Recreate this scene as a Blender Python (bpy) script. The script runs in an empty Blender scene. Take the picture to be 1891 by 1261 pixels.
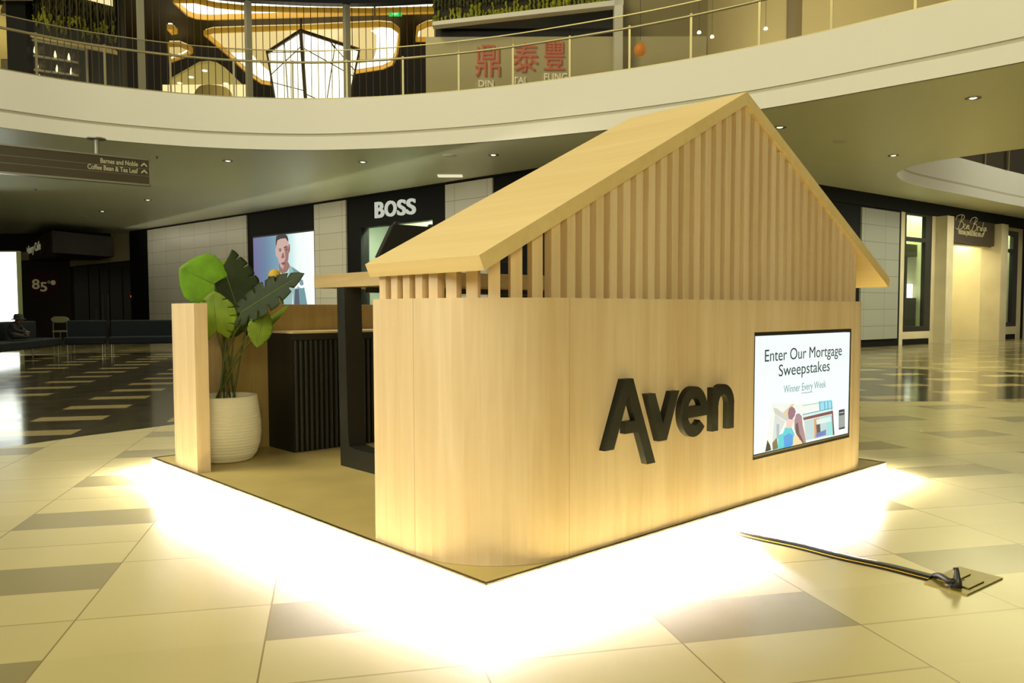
import bpy, bmesh, math, random
from mathutils import Vector, Matrix
random.seed(7)
S = bpy.context.scene
COL = S.collection

# ------------------------------------------------------------------ camera
CAM = Vector((-1.8882, -2.199, 1.09))
YAW, PITCH, ROLL = 0.7434, -0.0538, -0.0026
FPX, SHY = 1488.98, 22.65
IW, IH = 1891.0, 1261.0
FW = Vector((math.sin(YAW)*math.cos(PITCH), math.cos(YAW)*math.cos(PITCH), math.sin(PITCH)))
RT0 = Vector((math.cos(YAW), -math.sin(YAW), 0))
UP0 = RT0.cross(FW)
RT = RT0*math.cos(ROLL) + UP0*math.sin(ROLL)
UP = UP0*math.cos(ROLL) - RT0*math.sin(ROLL)
cam_d = bpy.data.cameras.new('camera')
cam_d.sensor_fit = 'HORIZONTAL'
cam_d.sensor_width = 36.0
cam_d.lens = FPX/IW*36.0
cam_d.shift_y = SHY/IW
cam_d.clip_end = 200
cam_d.clip_start = 0.05
cam = bpy.data.objects.new('camera', cam_d)
COL.objects.link(cam)
cam.matrix_world = Matrix(((RT.x, UP.x, -FW.x, CAM.x), (RT.y, UP.y, -FW.y, CAM.y), (RT.z, UP.z, -FW.z, CAM.z), (0, 0, 0, 1)))
S.camera = cam

# ------------------------------------------------------------------ world and lights
S.view_settings.view_transform = 'Standard'
S.view_settings.look = 'None'
S.view_settings.gamma = 1.0
S.view_settings.use_curve_mapping = False
S.view_settings.exposure = 0.0
S.cycles.max_bounces = 8
S.cycles.sample_clamp_indirect = 25.0
W = bpy.data.worlds.new('night_air')
S.world = W
W.use_nodes = True
W.node_tree.nodes['Background'].inputs[0].default_value = (1.0, 0.90, 0.60, 1)
W.node_tree.nodes['Background'].inputs[1].default_value = 0.16

def area(name, loc, target, sx, sy, power, color, spread=180):
    d = bpy.data.lights.new(name, 'AREA')
    d.shape = 'RECTANGLE'; d.size = sx; d.size_y = sy
    d.energy = power; d.color = color; d.spread = math.radians(spread)
    o = bpy.data.objects.new(name, d); COL.objects.link(o)
    o.location = loc
    o.rotation_euler = (Vector(target)-Vector(loc)).to_track_quat('-Z', 'Y').to_euler()
    return o
def point(name, loc, power, color, r=0.1):
    d = bpy.data.lights.new(name, 'POINT'); d.energy = power; d.color = color; d.shadow_soft_size = r
    o = bpy.data.objects.new(name, d); COL.objects.link(o); o.location = loc
    return o
area('atrium_light', (-11.5, 7.0, 18.5), (1.5, 1.0, 0), 7, 7, 2800, (1.0, 0.87, 0.38))
area('atrium_wash_light', (-9.0, 5.0, 6.5), (9.0, 7.0, 5.0), 14, 5, 930, (1.0, 0.98, 0.93))
area('front_fill_light', (-5.0, -11.0, 4.6), (1.5, 1.0, 1.2), 6, 2, 560, (1.0, 0.91, 0.50))  # unseen fill added to brighten gable, slats and pot
area('concourse_light', (15.0, 1.0, 4.3), (15.0, 1.0, 0), 6, 6, 600, (1.0, 0.93, 0.5))
area('second_opening_fill', (26.0, 0.0, 9.5), (25.0, 2.5, 4.0), 6, 6, 700, (1.0, 0.95, 0.70))  # unseen light added to brighten the second opening
area('side_concourse_light', (5.5, 19.0, 4.3), (5.5, 19.0, 0), 6, 6, 260, (1.0, 0.92, 0.6))
area('wall_fill_light', (8.2, 20.0, 4.1), (10.9, 20.0, 1.2), 24, 0.5, 80, (1.0, 0.93, 0.72), 175)  # unseen strip added to brighten the left tiled wall
area('wall_fill_light', (22.0, 5.0, 4.1), (22.0, 8.0, 0.6), 14, 0.5, 230, (1.0, 0.95, 0.70), 120)  # unseen strip added to brighten the right shopfronts

# ------------------------------------------------------------------ placement helpers
def ray(px, py):
    return FW + RT*((px-IW/2)/FPX) + UP*((IH/2+SHY-py)/FPX)
def at(px, py, dep):
    return CAM + ray(px, py)*dep
def on_plane(px, py, p0, n):
    r = ray(px, py); n = Vector(n)
    return CAM + r*((Vector(p0)-CAM).dot(n)/r.dot(n))
def on_z(px, py, z=0.0):
    return on_plane(px, py, (0, 0, z), (0, 0, 1))

# ------------------------------------------------------------------ materials
def lin(r, g, b):
    f = lambda c: (c/255/12.92) if c/255 <= 0.04045 else ((c/255+0.055)/1.055)**2.4
    return (f(r), f(g), f(b))
MATS = {}
def mat(name, col, rough=0.5, metal=0.0, emit=None, es=1.0, spec=0.5, noise=0.0, nscale=8.0, alpha=None):
    if name in MATS: return MATS[name]
    m = bpy.data.materials.new(name); m.use_nodes = True
    nt = m.node_tree; b = nt.nodes['Principled BSDF']
    b.inputs['Base Color'].default_value = (*col, 1)
    b.inputs['Roughness'].default_value = rough
    b.inputs['Metallic'].default_value = metal
    b.inputs['Specular IOR Level'].default_value = spec
    if emit:
        b.inputs['Emission Color'].default_value = (*emit, 1)
        b.inputs['Emission Strength'].default_value = es
    if noise:
        tc = nt.nodes.new('ShaderNodeTexCoord'); n = nt.nodes.new('ShaderNodeTexNoise')
        n.inputs['Scale'].default_value = nscale; n.inputs['Detail'].default_value = 4
        r = nt.nodes.new('ShaderNodeValToRGB')
        r.color_ramp.elements[0].position = 0.3; r.color_ramp.elements[1].position = 0.7
        r.color_ramp.elements[0].color = (*[c*(1-noise) for c in col], 1)
        r.color_ramp.elements[1].color = (*[min(1, c*(1+noise)) for c in col], 1)
        nt.links.new(tc.outputs['Object'], n.inputs['Vector'])
        nt.links.new(n.outputs['Fac'], r.inputs['Fac'])
        nt.links.new(r.outputs['Color'], b.inputs['Base Color'])
    MATS[name] = m
    return m
def wood(name, c1, c2, scale, rough=0.45, seam=None):
    """fine veneer grain: noise stretched along the long axis, plus wide soft veneer bands"""
    if name in MATS: return MATS[name]
    m = bpy.data.materials.new(name); m.use_nodes = True
    nt = m.node_tree; b = nt.nodes['Principled BSDF']; N = nt.nodes.new; L = nt.links.new
    b.inputs['Roughness'].default_value = rough
    b.inputs['Specular IOR Level'].default_value = 0.3
    tc = N('ShaderNodeTexCoord')
    mp = N('ShaderNodeMapping'); mp.inputs['Scale'].default_value = scale
    L(tc.outputs['Object'], mp.inputs['Vector'])
    n1 = N('ShaderNodeTexNoise'); n1.inputs['Scale'].default_value = 26; n1.inputs['Detail'].default_value = 6; n1.inputs['Distortion'].default_value = 0.6
    n2 = N('ShaderNodeTexNoise'); n2.inputs['Scale'].default_value = 2.6; n2.inputs['Detail'].default_value = 2; n2.inputs['Distortion'].default_value = 1.5
    L(mp.outputs['Vector'], n1.inputs['Vector']); L(mp.outputs['Vector'], n2.inputs['Vector'])
    mx = N('ShaderNodeMath'); mx.operation = 'MULTIPLY_ADD'; mx.inputs[1].default_value = 0.42
    L(n1.outputs['Fac'], mx.inputs[0])
    h = N('ShaderNodeMath'); h.operation = 'MULTIPLY'; h.inputs[1].default_value = 0.58
    L(n2.outputs['Fac'], h.inputs[0]); L(h.outputs[0], mx.inputs[2])
    r = N('ShaderNodeValToRGB')
    r.color_ramp.elements[0].position = 0.36; r.color_ramp.elements[1].position = 0.64
    r.color_ramp.elements[0].color = (*c2, 1); r.color_ramp.elements[1].color = (*c1, 1)
    L(mx.outputs[0], r.inputs['Fac'])
    L(r.outputs['Color'], b.inputs['Base Color'])
    MATS[name] = m
    return m
def glass(name, tint=(0.86, 0.9, 0.82), refl=1.0):
    if name in MATS: return MATS[name]
    m = bpy.data.materials.new(name); m.use_nodes = True
    nt = m.node_tree; N = nt.nodes.new; L = nt.links.new
    out = nt.nodes['Material Output']; nt.nodes.remove(nt.nodes['Principled BSDF'])
    t = N('ShaderNodeBsdfTransparent'); t.inputs[0].default_value = (*tint, 1)
    g = N('ShaderNodeBsdfGlossy'); g.inputs['Roughness'].default_value = 0.02
    ge = N('ShaderNodeNewGeometry'); dt = N('ShaderNodeVectorMath'); dt.operation = 'DOT_PRODUCT'; L(ge.outputs['Incoming'], dt.inputs[0]); L(ge.outputs['Normal'], dt.inputs[1])
    def mm(op, a, c=0.0, d=0.0):
        n = N('ShaderNodeMath'); n.operation = op
        for i, x in enumerate((a, c, d)):
            if isinstance(x, float): n.inputs[i].default_value = x
            else: L(x, n.inputs[i])
        return n
    f = mm('MULTIPLY_ADD', mm('POWER', mm('SUBTRACT', 1.0, mm('ABSOLUTE', dt.outputs['Value']).outputs[0]).outputs[0], 5.0).outputs[0], 0.93, 0.07)
    k = N('ShaderNodeMath'); k.operation = 'MULTIPLY'; k.inputs[1].default_value = refl
    mx = N('ShaderNodeMixShader')
    L(f.outputs[0], k.inputs[0]); L(k.outputs[0], mx.inputs[0]); L(t.outputs[0], mx.inputs[1]); L(g.outputs[0], mx.inputs[2])
    L(mx.outputs[0], out.inputs['Surface'])
    MATS[name] = m
    return m
def emis(name, col, s):
    return mat(name, (0.02, 0.02, 0.02), 0.6, emit=col, es=s)

# ------------------------------------------------------------------ mesh helpers
class MB:
    def __init__(self): self.v = []; self.f = []; self.mi = []
    def add(self, vs, fs, mi=0):
        o = len(self.v); self.v += [tuple(x) for x in vs]
        self.f += [tuple(i+o for i in f) for f in fs]; self.mi += [mi]*len(fs)
        return self
    def box(self, a, b, mi=0):
        x0, y0, z0 = [min(a[i], b[i]) for i in range(3)]; x1, y1, z1 = [max(a[i], b[i]) for i in range(3)]
        return self.add([(x0,y0,z0),(x1,y0,z0),(x1,y1,z0),(x0,y1,z0),(x0,y0,z1),(x1,y0,z1),(x1,y1,z1),(x0,y1,z1)],
            [(0,3,2,1),(4,5,6,7),(0,1,5,4),(1,2,6,5),(2,3,7,6),(3,0,4,7)], mi)
    def obox(self, o, ux, uy, uz, mi=0):
        """box from corner o along three edge vectors"""
        o, ux, uy, uz = Vector(o), Vector(ux), Vector(uy), Vector(uz)
        vs = [o, o+ux, o+ux+uy, o+uy, o+uz, o+ux+uz, o+ux+uy+uz, o+uy+uz]
        fs = [(0,3,2,1),(4,5,6,7),(0,1,5,4),(1,2,6,5),(2,3,7,6),(3,0,4,7)]
        if ux.cross(uy).dot(uz) < 0: fs = [tuple(reversed(f)) for f in fs]
        return self.add(vs, fs, mi)
    def prism(self, poly, d, mi=0):
        """polygon (3D points) extruded by vector d"""
        d = Vector(d); n = len(poly); P = [Vector(p) for p in poly]
        c = Vector((0,0,0))
        for i in range(n): c += P[i].cross(P[(i+1) % n])
        vs = P + [p+d for p in P]
        fs = [tuple(range(n)), tuple(range(2*n-1, n-1, -1))] + [((i+1) % n, i, i+n, (i+1) % n+n) for i in range(n)]
        if c.dot(d) > 0: fs = [tuple(reversed(f)) for f in fs]
        return self.add(vs, fs, mi)
    def tube(self, pts, r, seg=8, mi=0, cap=True):
        P = [Vector(p) for p in pts]; rr = r if isinstance(r, (list, tuple)) else [r]*len(P)
        vs = []; fs = []
        t0 = (P[1]-P[0]).normalized()
        a = Vector((0,0,1)) if abs(t0.z) < 0.9 else Vector((1,0,0))
        u = t0.cross(a).normalized()
        for i, p in enumerate(P):
            t = (P[min(i+1, len(P)-1)]-P[max(i-1, 0)]).normalized()
            u = (u - t*u.dot(t)).normalized(); w = t.cross(u)
            for k in range(seg):
                an = 2*math.pi*k/seg
                vs.append(p + u*math.cos(an)*rr[i] + w*math.sin(an)*rr[i])
        for i in range(len(P)-1):
            for k in range(seg):
                k2 = (k+1) % seg
                fs.append((i*seg+k, i*seg+k2, (i+1)*seg+k2, (i+1)*seg+k))
        if cap:
            fs.append(tuple(range(seg-1, -1, -1))); fs.append(tuple(range((len(P)-1)*seg, len(P)*seg)))
        return self.add(vs, fs, mi)
    def lathe(self, prof, c=(0,0,0), seg=40, mi=0):
        vs = []; fs = []; n = len(prof)
        for r, z in prof:
            for k in range(seg):
                a = 2*math.pi*k/seg
                vs.append((c[0]+r*math.cos(a), c[1]+r*math.sin(a), c[2]+z))
        for i in range(n-1):
            for k in range(seg):
                k2 = (k+1) % seg
                fs.append((i*seg+k, i*seg+k2, (i+1)*seg+k2, (i+1)*seg+k))
        return self.add(vs, fs, mi)
    def strip(self, A, B, mi=0, closed=False):
        n = len(A); vs = list(A)+list(B)
        fs = [(i, i+1, n+i+1, n+i) for i in range(n-1)]
        if closed: fs.append((n-1, 0, n, 2*n-1))
        return self.add(vs, fs, mi)
    def build(self, name, m, parent=None, smooth=False, bevel=0.0, label=None):
        me = bpy.data.meshes.new(name); me.from_pydata(self.v, [], self.f)
        ms = m if isinstance(m, (list, tuple)) else [m]
        for x in ms: me.materials.append(x)
        for p, i in zip(me.polygons, self.mi): p.material_index = i
        if smooth:
            for p in me.polygons: p.use_smooth = True
        me.update()
        o = bpy.data.objects.new(name, me); COL.objects.link(o)
        if bevel:
            b = o.modifiers.new('bevel', 'BEVEL'); b.width = bevel; b.segments = 2; b.limit_method = 'ANGLE'
        if parent:
            o.parent = parent; o.matrix_parent_inverse = Matrix.Translation(parent.location).inverted() if parent.rotation_euler.z == 0 else parent_inv(parent)
        if label: o['label'] = label
        return o
def parent_inv(p):
    return (Matrix.Translation(p.location) @ p.rotation_euler.to_matrix().to_4x4()).inverted()
def tag(o, label, cat, group=None):
    o['label'] = label; o['category'] = cat
    if group: o['group'] = group
    return o
def thing(name, label, cat, loc=(0, 0, 0), group=None):
    o = bpy.data.objects.new(name, None); COL.objects.link(o); o.location = loc
    o.empty_display_size = 0.1
    return tag(o, label, cat, group)
def struct(o):
    o['kind'] = 'structure'; return o
def sroot(name, loc=(0, 0, 0)):
    o = bpy.data.objects.new(name, None); COL.objects.link(o); o.location = loc
    return struct(o)
def text(s, size, depth=0.004, bold=0.0, align='CENTER', shear=0.0, space=1.0, stretch=1.0):
    """vertices and faces of lettering, x right, y up, z out"""
    c = bpy.data.curves.new('t', 'FONT'); c.body = s; c.size = size; c.extrude = depth/2; c.offset = bold
    c.align_x = align; c.shear = shear; c.space_character = space; c.resolution_u = 5
    o = bpy.data.objects.new('t', c); COL.objects.link(o)
    dg = bpy.context.evaluated_depsgraph_get(); dg.update()
    me = bpy.data.meshes.new_from_object(o.evaluated_get(dg))
    vs = [Vector((v.co.x*stretch, v.co.y, v.co.z+depth/2)) for v in me.vertices]; fs = [tuple(p.vertices) for p in me.polygons]
    bpy.data.objects.remove(o); bpy.data.curves.remove(c); bpy.data.meshes.remove(me)
    return vs, fs
def put_text(mb, tx, o, r, u, n, mi=0):
    vs, fs = tx; o, r, u, n = Vector(o), Vector(r), Vector(u), Vector(n)
    mb.add([o+r*v.x+u*v.y+n*v.z for v in vs], fs, mi)
    return mb
def width(tx): 
    xs = [v.x for v in tx[0]]; return max(xs)-min(xs)
def catmull(P, n=8, closed=False):
    out = []; m = len(P)
    for i in range(m if closed else m-1):
        g = lambda k: Vector(P[k % m]) if closed else Vector(P[max(0, min(m-1, k))])
        p0, p1, p2, p3 = g(i-1), g(i), g(i+1), g(i+2)
        for k in range(n):
            t = k/n
            out.append(0.5*((2*p1)+(p2-p0)*t+(2*p0-5*p1+4*p2-p3)*t*t+(3*p1-p0-3*p2+p3)*t**3))
    if not closed: out.append(Vector(P[-1]))
    return out

# ------------------------------------------------------------------ colours
M_wood_v = wood('maple_veneer_upright', (0.79, 0.635, 0.425), (0.66, 0.495, 0.285), (1.0, 1.0, 0.06))
M_wood_h = wood('maple_veneer_along_x', (0.79, 0.635, 0.425), (0.66, 0.495, 0.285), (0.06, 1.0, 1.0))
M_wood_y = wood('maple_veneer_along_y', (0.79, 0.635, 0.425), (0.66, 0.495, 0.285), (1.0, 0.06, 1.0))
M_roof = wood('maple_veneer_roof', (0.8, 0.63, 0.32), (0.72, 0.55, 0.26), (1.0, 0.05, 1.0))
M_deck = mat('vinyl_deck', (0.50, 0.40, 0.16), 0.45, noise=0.10, nscale=3)
M_white = mat('white_laminate', (0.8, 0.8, 0.78), 0.4)
M_black = mat('matte_black', (0.012, 0.012, 0.010), 0.5)
M_blackfab = mat('black_fabric', (0.006, 0.006, 0.006), 0.8)
M_letter = mat('black_acrylic', (0.007, 0.0075, 0.005), 0.45, spec=0.3)
M_steel = mat('brushed_steel', (0.55, 0.52, 0.42), 0.3, 0.9)
M_rail = mat('railing_metal', (0.40, 0.36, 0.20), 0.35, 0.5)
M_greypost = mat('grey_mullion_metal', (0.42, 0.41, 0.32), 0.5, 0.0)
M_led = emis('led_strip_light', (1.0, 0.93, 0.88), 7200.0)
M_plaster = mat('white_plaster', (0.80, 0.79, 0.72), 0.55)
M_soffit = mat('ceiling_paint', (0.90, 0.92, 0.70), 0.4, spec=0.4)
M_groove = mat('shadow_gap', (0.55, 0.53, 0.40), 0.7)
M_blackwall = mat('black_cladding', (0.0035, 0.004, 0.0035), 0.6, spec=0.15)

# ------------------------------------------------------------------ floor
def tile_mat(name, light, dark, off, grout, rough, swap=False):
    m = bpy.data.materials.new(name); m.use_nodes = True
    nt = m.node_tree; b = nt.nodes['Principled BSDF']; N = nt.nodes.new; L = nt.links.new
    def mth(op, a, c=None, d=None):
        n = N('ShaderNodeMath'); n.operation = op
        for i, x in enumerate((a, c, d)):
            if x is None: continue
            if isinstance(x, (int, float)): n.inputs[i].default_value = x
            else: L(x, n.inputs[i])
        return n.outputs[0]
    tc = N('ShaderNodeTexCoord'); sp = N('ShaderNodeSeparateXYZ'); L(tc.outputs['Object'], sp.inputs[0])
    ca, sa = math.cos(math.radians(60.4)), math.sin(math.radians(60.4))
    u = mth('ADD', mth('MULTIPLY', sp.outputs[0], -sa), mth('MULTIPLY', sp.outputs[1], ca))
    v = mth('ADD', mth('MULTIPLY', sp.outputs[0], ca), mth('MULTIPLY', sp.outputs[1], sa))
    uc = mth('DIVIDE', mth('SUBTRACT', u, 0.10), 0.667)
    vr = mth('DIVIDE', mth('ADD', v, 0.111), 0.3378)
    c = mth('FLOOR', uc); r = mth('FLOOR', vr)
    fu = mth('SUBTRACT', uc, c); fv = mth('SUBTRACT', vr, r)
    half = mth('MULTIPLY', c, 0.5)
    odd = mth('GREATER_THAN', mth('FRACT', mth('ADD', half, 64.0)), 0.25)          # odd columns hold no dark strip
    h2 = mth('FRACT', mth('ADD', mth('MULTIPLY', c, 0.25), 64.0))                   # 0 for c=0 mod 4, .5 for c=2 mod 4
    shift = mth('MULTIPLY', mth('GREATER_THAN', h2, 0.4), 2.0)
    m3 = mth('FLOORED_MODULO', mth('SUBTRACT', mth('ADD', r, 300.0), shift), 3.0)
    isd = mth('MULTIPLY', mth('LESS_THAN', m3, 0.5), mth('SUBTRACT', 1.0, odd))
    # joints
    ju = mth('LESS_THAN', mth('MINIMUM', fu, mth('SUBTRACT', 1.0, fu)), 0.0045)
    jv0 = mth('LESS_THAN', mth('MINIMUM', fv, mth('SUBTRACT', 1.0, fv)), 0.014)
    r2 = mth('FRACT', mth('MULTIPLY', mth('ADD', mth('ROUND', vr), 401.0), 0.5))    # odd columns: tiles two rows long
    jv = mth('MULTIPLY', jv0, mth('SUBTRACT', 1.0, mth('MULTIPLY', odd, mth('GREATER_THAN', r2, 0.25))))
    j = mth('MAXIMUM', ju, mth('MULTIPLY', jv, 0.6))
    # per tile tone
    wn = N('ShaderNodeTexWhiteNoise'); wn.noise_dimensions = '2D'
    cv = N('ShaderNodeCombineXYZ'); L(c, cv.inputs[0]); L(r, cv.inputs[1]); L(cv.outputs[0], wn.inputs['Vector'])
    nz = N('ShaderNodeTexNoise'); nz.inputs['Scale'].default_value = 2.2; nz.inputs['Detail'].default_value = 5
    L(tc.outputs['Object'], nz.inputs['Vector'])
    tone = mth('ADD', mth('MULTIPLY_ADD', wn.outputs[0], 0.08, 0.90), mth('MULTIPLY', nz.outputs['Fac'], 0.12))
    mx = N('ShaderNodeMix'); mx.data_type = 'RGBA'; L(isd, mx.inputs[0])
    mx.inputs[6].default_value = (*light, 1); mx.inputs[7].default_value = (*dark, 1)
    mj = N('ShaderNodeMix'); mj.data_type = 'RGBA'; L(j, mj.inputs[0]); L(mx.outputs[2], mj.inputs[6]); mj.inputs[7].default_value = (*grout, 1)
    sc = N('ShaderNodeVectorMath'); sc.operation = 'SCALE'; L(mj.outputs[2], sc.inputs[0]); L(tone, sc.inputs['Scale'])
    L(sc.outputs[0], b.inputs['Base Color'])
    ro = mth('ADD', mth('MULTIPLY', nz.outputs['Fac'], 0.10), rough)
    L(ro, b.inputs['Roughness'])
    b.inputs['Specular IOR Level'].default_value = 0.5
    return m
T_light = tile_mat('cream_stone_tile', (0.45, 0.39, 0.180), (0.225, 0.192, 0.083), 0, (0.20, 0.15, 0.05), 0.20)
T_dark = tile_mat('charcoal_stone_tile', (0.050, 0.043, 0.024), (0.42, 0.34, 0.17), 0, (0.10, 0.085, 0.05), 0.07)
M_line = mat('pale_inlay_line', (0.20, 0.17, 0.08), 0.3)
T_grey = tile_mat('grey_stone_tile', (0.16, 0.135, 0.065), (0.34, 0.28, 0.13), 0, (0.10, 0.085, 0.05), 0.10)

# inner cream field, dark ring, pale line, grey outer field, all one floor; ring edge follows the atrium's rounded plan
ring_in = [(-14, 0.5), (-7, 3.2), (-2.5, 4.62), (-0.42, 5.33), (0.36, 5.56), (2.0, 5.78), (4.2, 5.2), (6.2, 3.6), (7.69, 1.945), (8.55, 1.08), (9.3, 0.1), (10, -3), (9.5, -8), (5, -14), (-6, -15), (-14, -10)]
RI = catmull([(x, y, 0) for x, y in ring_in], 8, True)
ctr = Vector((1.0, -4.0, 0))
def polar(ps):
    L_ = sorted((math.atan2(p.y-ctr.y, p.x-ctr.x), (p-ctr).length) for p in ps)
    def f(a):
        for i in range(len(L_)):
            a0, r0 = L_[i-1] if i else (L_[-1][0]-2*math.pi, L_[-1][1]); a1, r1 = L_[i]
            if a <= a1: return r0+(r1-r0)*(a-a0)/max(1e-6, a1-a0)
        return L_[-1][1]
    return f
rin = polar(RI)
ring_out = [(13.4, 4.5), (13.6, 2.9), (13.9, 2.0), (14.5, -3), (13, -12), (0, -20), (-16, -12), (-18, 6), (-8, 17), (0, 20.8), (4.4, 20.2), (5.5, 19.6), (9.5, 15.0), (11.5, 11.0), (12.8, 7.5)]
rout = polar(catmull([(x, y, 0) for x, y in ring_out], 8, True))
fb = MB(); NA = 240
def ringpts(f, add=0.0):
    o = []
    for k in range(NA):
        a = -math.pi + 2*math.pi*(k+0.5)/NA
        d = f(a)+add
        o.append((ctr.x+d*math.cos(a), ctr.y+d*math.sin(a), 0))
    return o
R0, R1, R2, R3 = ringpts(rin), ringpts(rout), ringpts(rout, 0.55), ringpts(lambda a: 90.0)
fb.add([(ctr.x, ctr.y, 0)]+R0, [(0, k+1, (k+1) % NA+1) for k in range(NA)], 0)
for A_, B_, mi in ((R0, R1, 1), (R1, R2, 3), (R2, R3, 2)):
    fb.add(A_+B_, [(k, NA+k, NA+(k+1) % NA, (k+1) % NA) for k in range(NA)], mi)
floor = struct(fb.build('floor', [T_light, T_dark, T_grey, M_line]))

# ------------------------------------------------------------------ kiosk
PL, PW, PZ = 3.4638, 3.5018, 0.09          # platform
kiosk = thing('timber_kiosk', 'pale timber kiosk shaped like a small house with slatted gable, on a glowing low platform', 'kiosk', (0, 0, 0))
b = MB(); b.box((0.006, 0.006, 0.05), (PL-0.006, PW-0.006, PZ-0.001)); b.build('deck', M_deck, kiosk)
b = MB()
for a, c in (((0,0),(PL,0.006)), ((0,PW-0.006),(PL,PW)), ((0,0.006),(0.006,PW-0.006)), ((PL-0.006,0.006),(PL,PW-0.006))):
    b.box((*a, 0.049), (*c, PZ-0.004))
b.build('platform_skirt', mat('glow_skirt', (0.8, 0.8, 0.78), 0.4, emit=(1.0, 0.93, 0.80), es=0.55), kiosk, label='white platform edge with a faint glow of its own')  # faint glow is built into the skirt material
b = MB()
for a, c in (((0,0),(PL,0.016)), ((0,PW-0.016),(PL,PW)), ((0,0.016),(0.016,PW-0.016)), ((PL-0.016,0.016),(PL,PW-0.016))):
    b.box((*a, PZ-0.004), (*c, PZ+0.0015))
b.build('edge_trim', mat('dark_edge_trim', (0.035, 0.026, 0.012), 0.5), kiosk, label='dark thin border strip')
b = MB(); b.box((0.14, 0.14, 0), (PL-0.14, PW-0.14, 0.05)); b.build('plinth', M_black, kiosk)
b = MB()
for x0, y0, x1, y1 in ((0.012, 0.012, PL-0.012, 0.034), (0.012, PW-0.034, PL-0.012, PW-0.012), (0.012, 0.034, 0.034, PW-0.034), (PL-0.034, 0.034, PL-0.012, PW-0.034)):
    b.add([(x0, y0, 0.0485), (x0, y1, 0.0485), (x1, y1, 0.0485), (x1, y0, 0.0485)], [(0, 1, 2, 3)])
b.build('led_strip', M_led, kiosk, label='glowing warm light strip under the platform edge')

WZ = 1.139; RC = 0.445; IN = 0.019; TH = 0.083
def u_path(inset, seg=14, yend=0.7567, flip=False):
    """plan line of the U wall, from the left return round the front to the right return"""
    r = RC-(inset-IN); cx0, cx1, cy = IN+RC, PL-IN-RC, IN+RC
    p = [(inset, yend), (inset, cy)]
    for k in range(1, seg+1):
        a = math.pi + math.pi/2*k/seg; p.append((cx0+r*math.cos(a), cy+r*math.sin(a)))
    left = p
    p = []
    for k in range(seg):
        a = 1.5*math.pi + math.pi/2*k/seg; p.append((cx1+r*math.cos(a), cy+r*math.sin(a)))
    right = p+[(PL-inset, cy), (PL-inset, yend)]
    if flip:
        left = [(x, PW-y) for x, y in left]; right = [(x, PW-y) for x, y in right]
    return left, right
def curved_wall(mb, out, inn, z0, z1):
    n = len(out)
    vs = [(x, y, z0) for x, y in out]+[(x, y, z1) for x, y in out]+[(x, y, z0) for x, y in inn]+[(x, y, z1) for x, y in inn]
    fs = []
    for i in range(n-1):
        fs += [(i, i+1, n+i+1, n+i), (2*n+i+1, 2*n+i, 3*n+i, 3*n+i+1), (n+i, n+i+1, 3*n+i+1, 3*n+i), (i+1, i, 2*n+i, 2*n+i+1)]
    fs += [(0, n, 3*n, 2*n), (n-1, 3*n-1, 4*n-1, 2*n-1)]
    mb.add(vs, fs)
SX0, SX1, SZ0, SZ1 = 1.852, 2.966, 0.307, 0.973      # opening for the screen
for nm, flip, hole in (('front_wall', False, True), ('back_wall', True, False)):
    b = MB()
    ol, orr = u_path(IN, flip=flip); il, ir = u_path(IN+TH, flip=flip)
    curved_wall(b, ol, il, PZ, WZ); curved_wall(b, orr, ir, PZ, WZ)
    x0, x1 = IN+RC, PL-IN-RC
    ya, yb = (IN, IN+TH) if not flip else (PW-IN-TH, PW-IN)
    if hole:
        b.box((x0, ya, PZ), (SX0, yb, WZ)); b.box((SX1, ya, PZ), (x1, yb, WZ))
        b.box((SX0, ya, PZ), (SX1, yb, SZ0)); b.box((SX0, ya, SZ1), (SX1, yb, WZ))
    else:
        b.box((x0, ya, PZ), (x1, yb, WZ))
    w = b.build(nm, M_wood_v, kiosk)
b = MB(); M_backshade = wood('shade_toned_timber', (0.46, 0.33, 0.13), (0.36, 0.245, 0.085), (1.0, 1.0, 0.06))
b.box((IN+RC, PW-IN-TH-0.008, PZ), (PL-IN-RC, PW-IN-TH-0.0005, WZ-0.002)); b.build('back_shade_sheet', M_backshade, kiosk, label='added browner sheet inside the back wall, its tone standing for shade')  # added sheet; its darker tone stands for shade on the inner face
for x0, y0 in ((IN+RC, IN-0.0006), (PL-IN-RC, IN-0.0006)):
    b = MB(); b.box((x0-0.0009, y0, PZ+0.002), (x0+0.0009, y0+0.004, WZ-0.001)); b.build('panel_seam', mat('seam_shadow', (0.46, 0.33, 0.16), 0.7), kiosk)
b = MB(); b.box((IN-0.0006, IN+RC-0.0009, PZ+0.002), (IN+0.004, IN+RC+0.0009, WZ-0.001)); b.build('panel_seam', mat('seam_shadow', (0.46, 0.33, 0.16), 0.7), kiosk)
# slats on top of the front wall, one every 87.5 mm along its curve
SO = 0.055; rs = RC-(SO-IN)
def along(s):
    segs = [0.758-(IN+RC), math.pi/2*rs, PL-2*(IN+RC), math.pi/2*rs]
    if s < segs[0]: return (SO, 0.758-s), (-1, 0)
    s -= segs[0]
    if s < segs[1]:
        a = math.pi+s/rs; return (IN+RC+rs*math.cos(a), IN+RC+rs*math.sin(a)), (math.cos(a), math.sin(a))
    s -= segs[1]
    if s < segs[2]: return (IN+RC+s, SO), (0, -1)
    s -= segs[2]
    if s < segs[3]:
        a = 1.5*math.pi+s/rs; return (PL-IN-RC+rs*math.cos(a), IN+RC+rs*math.sin(a)), (math.cos(a), math.sin(a))
    s -= segs[3]
    return (PL-SO, IN+RC+s), (1, 0)
XR = 1.7843; XE = 0.0082
ZE_T, ZE_B, ZR_T, ZR_B = 1.1996+PZ, 1.1453+PZ, 2.098+PZ, 2.0338+PZ
def under(x):
    """height of the roof's underside"""
    d = abs(x-XR)/(XR-0.0328)
    return ZR_B+(ZE_B-ZR_B)*min(d, 1.0)
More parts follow.
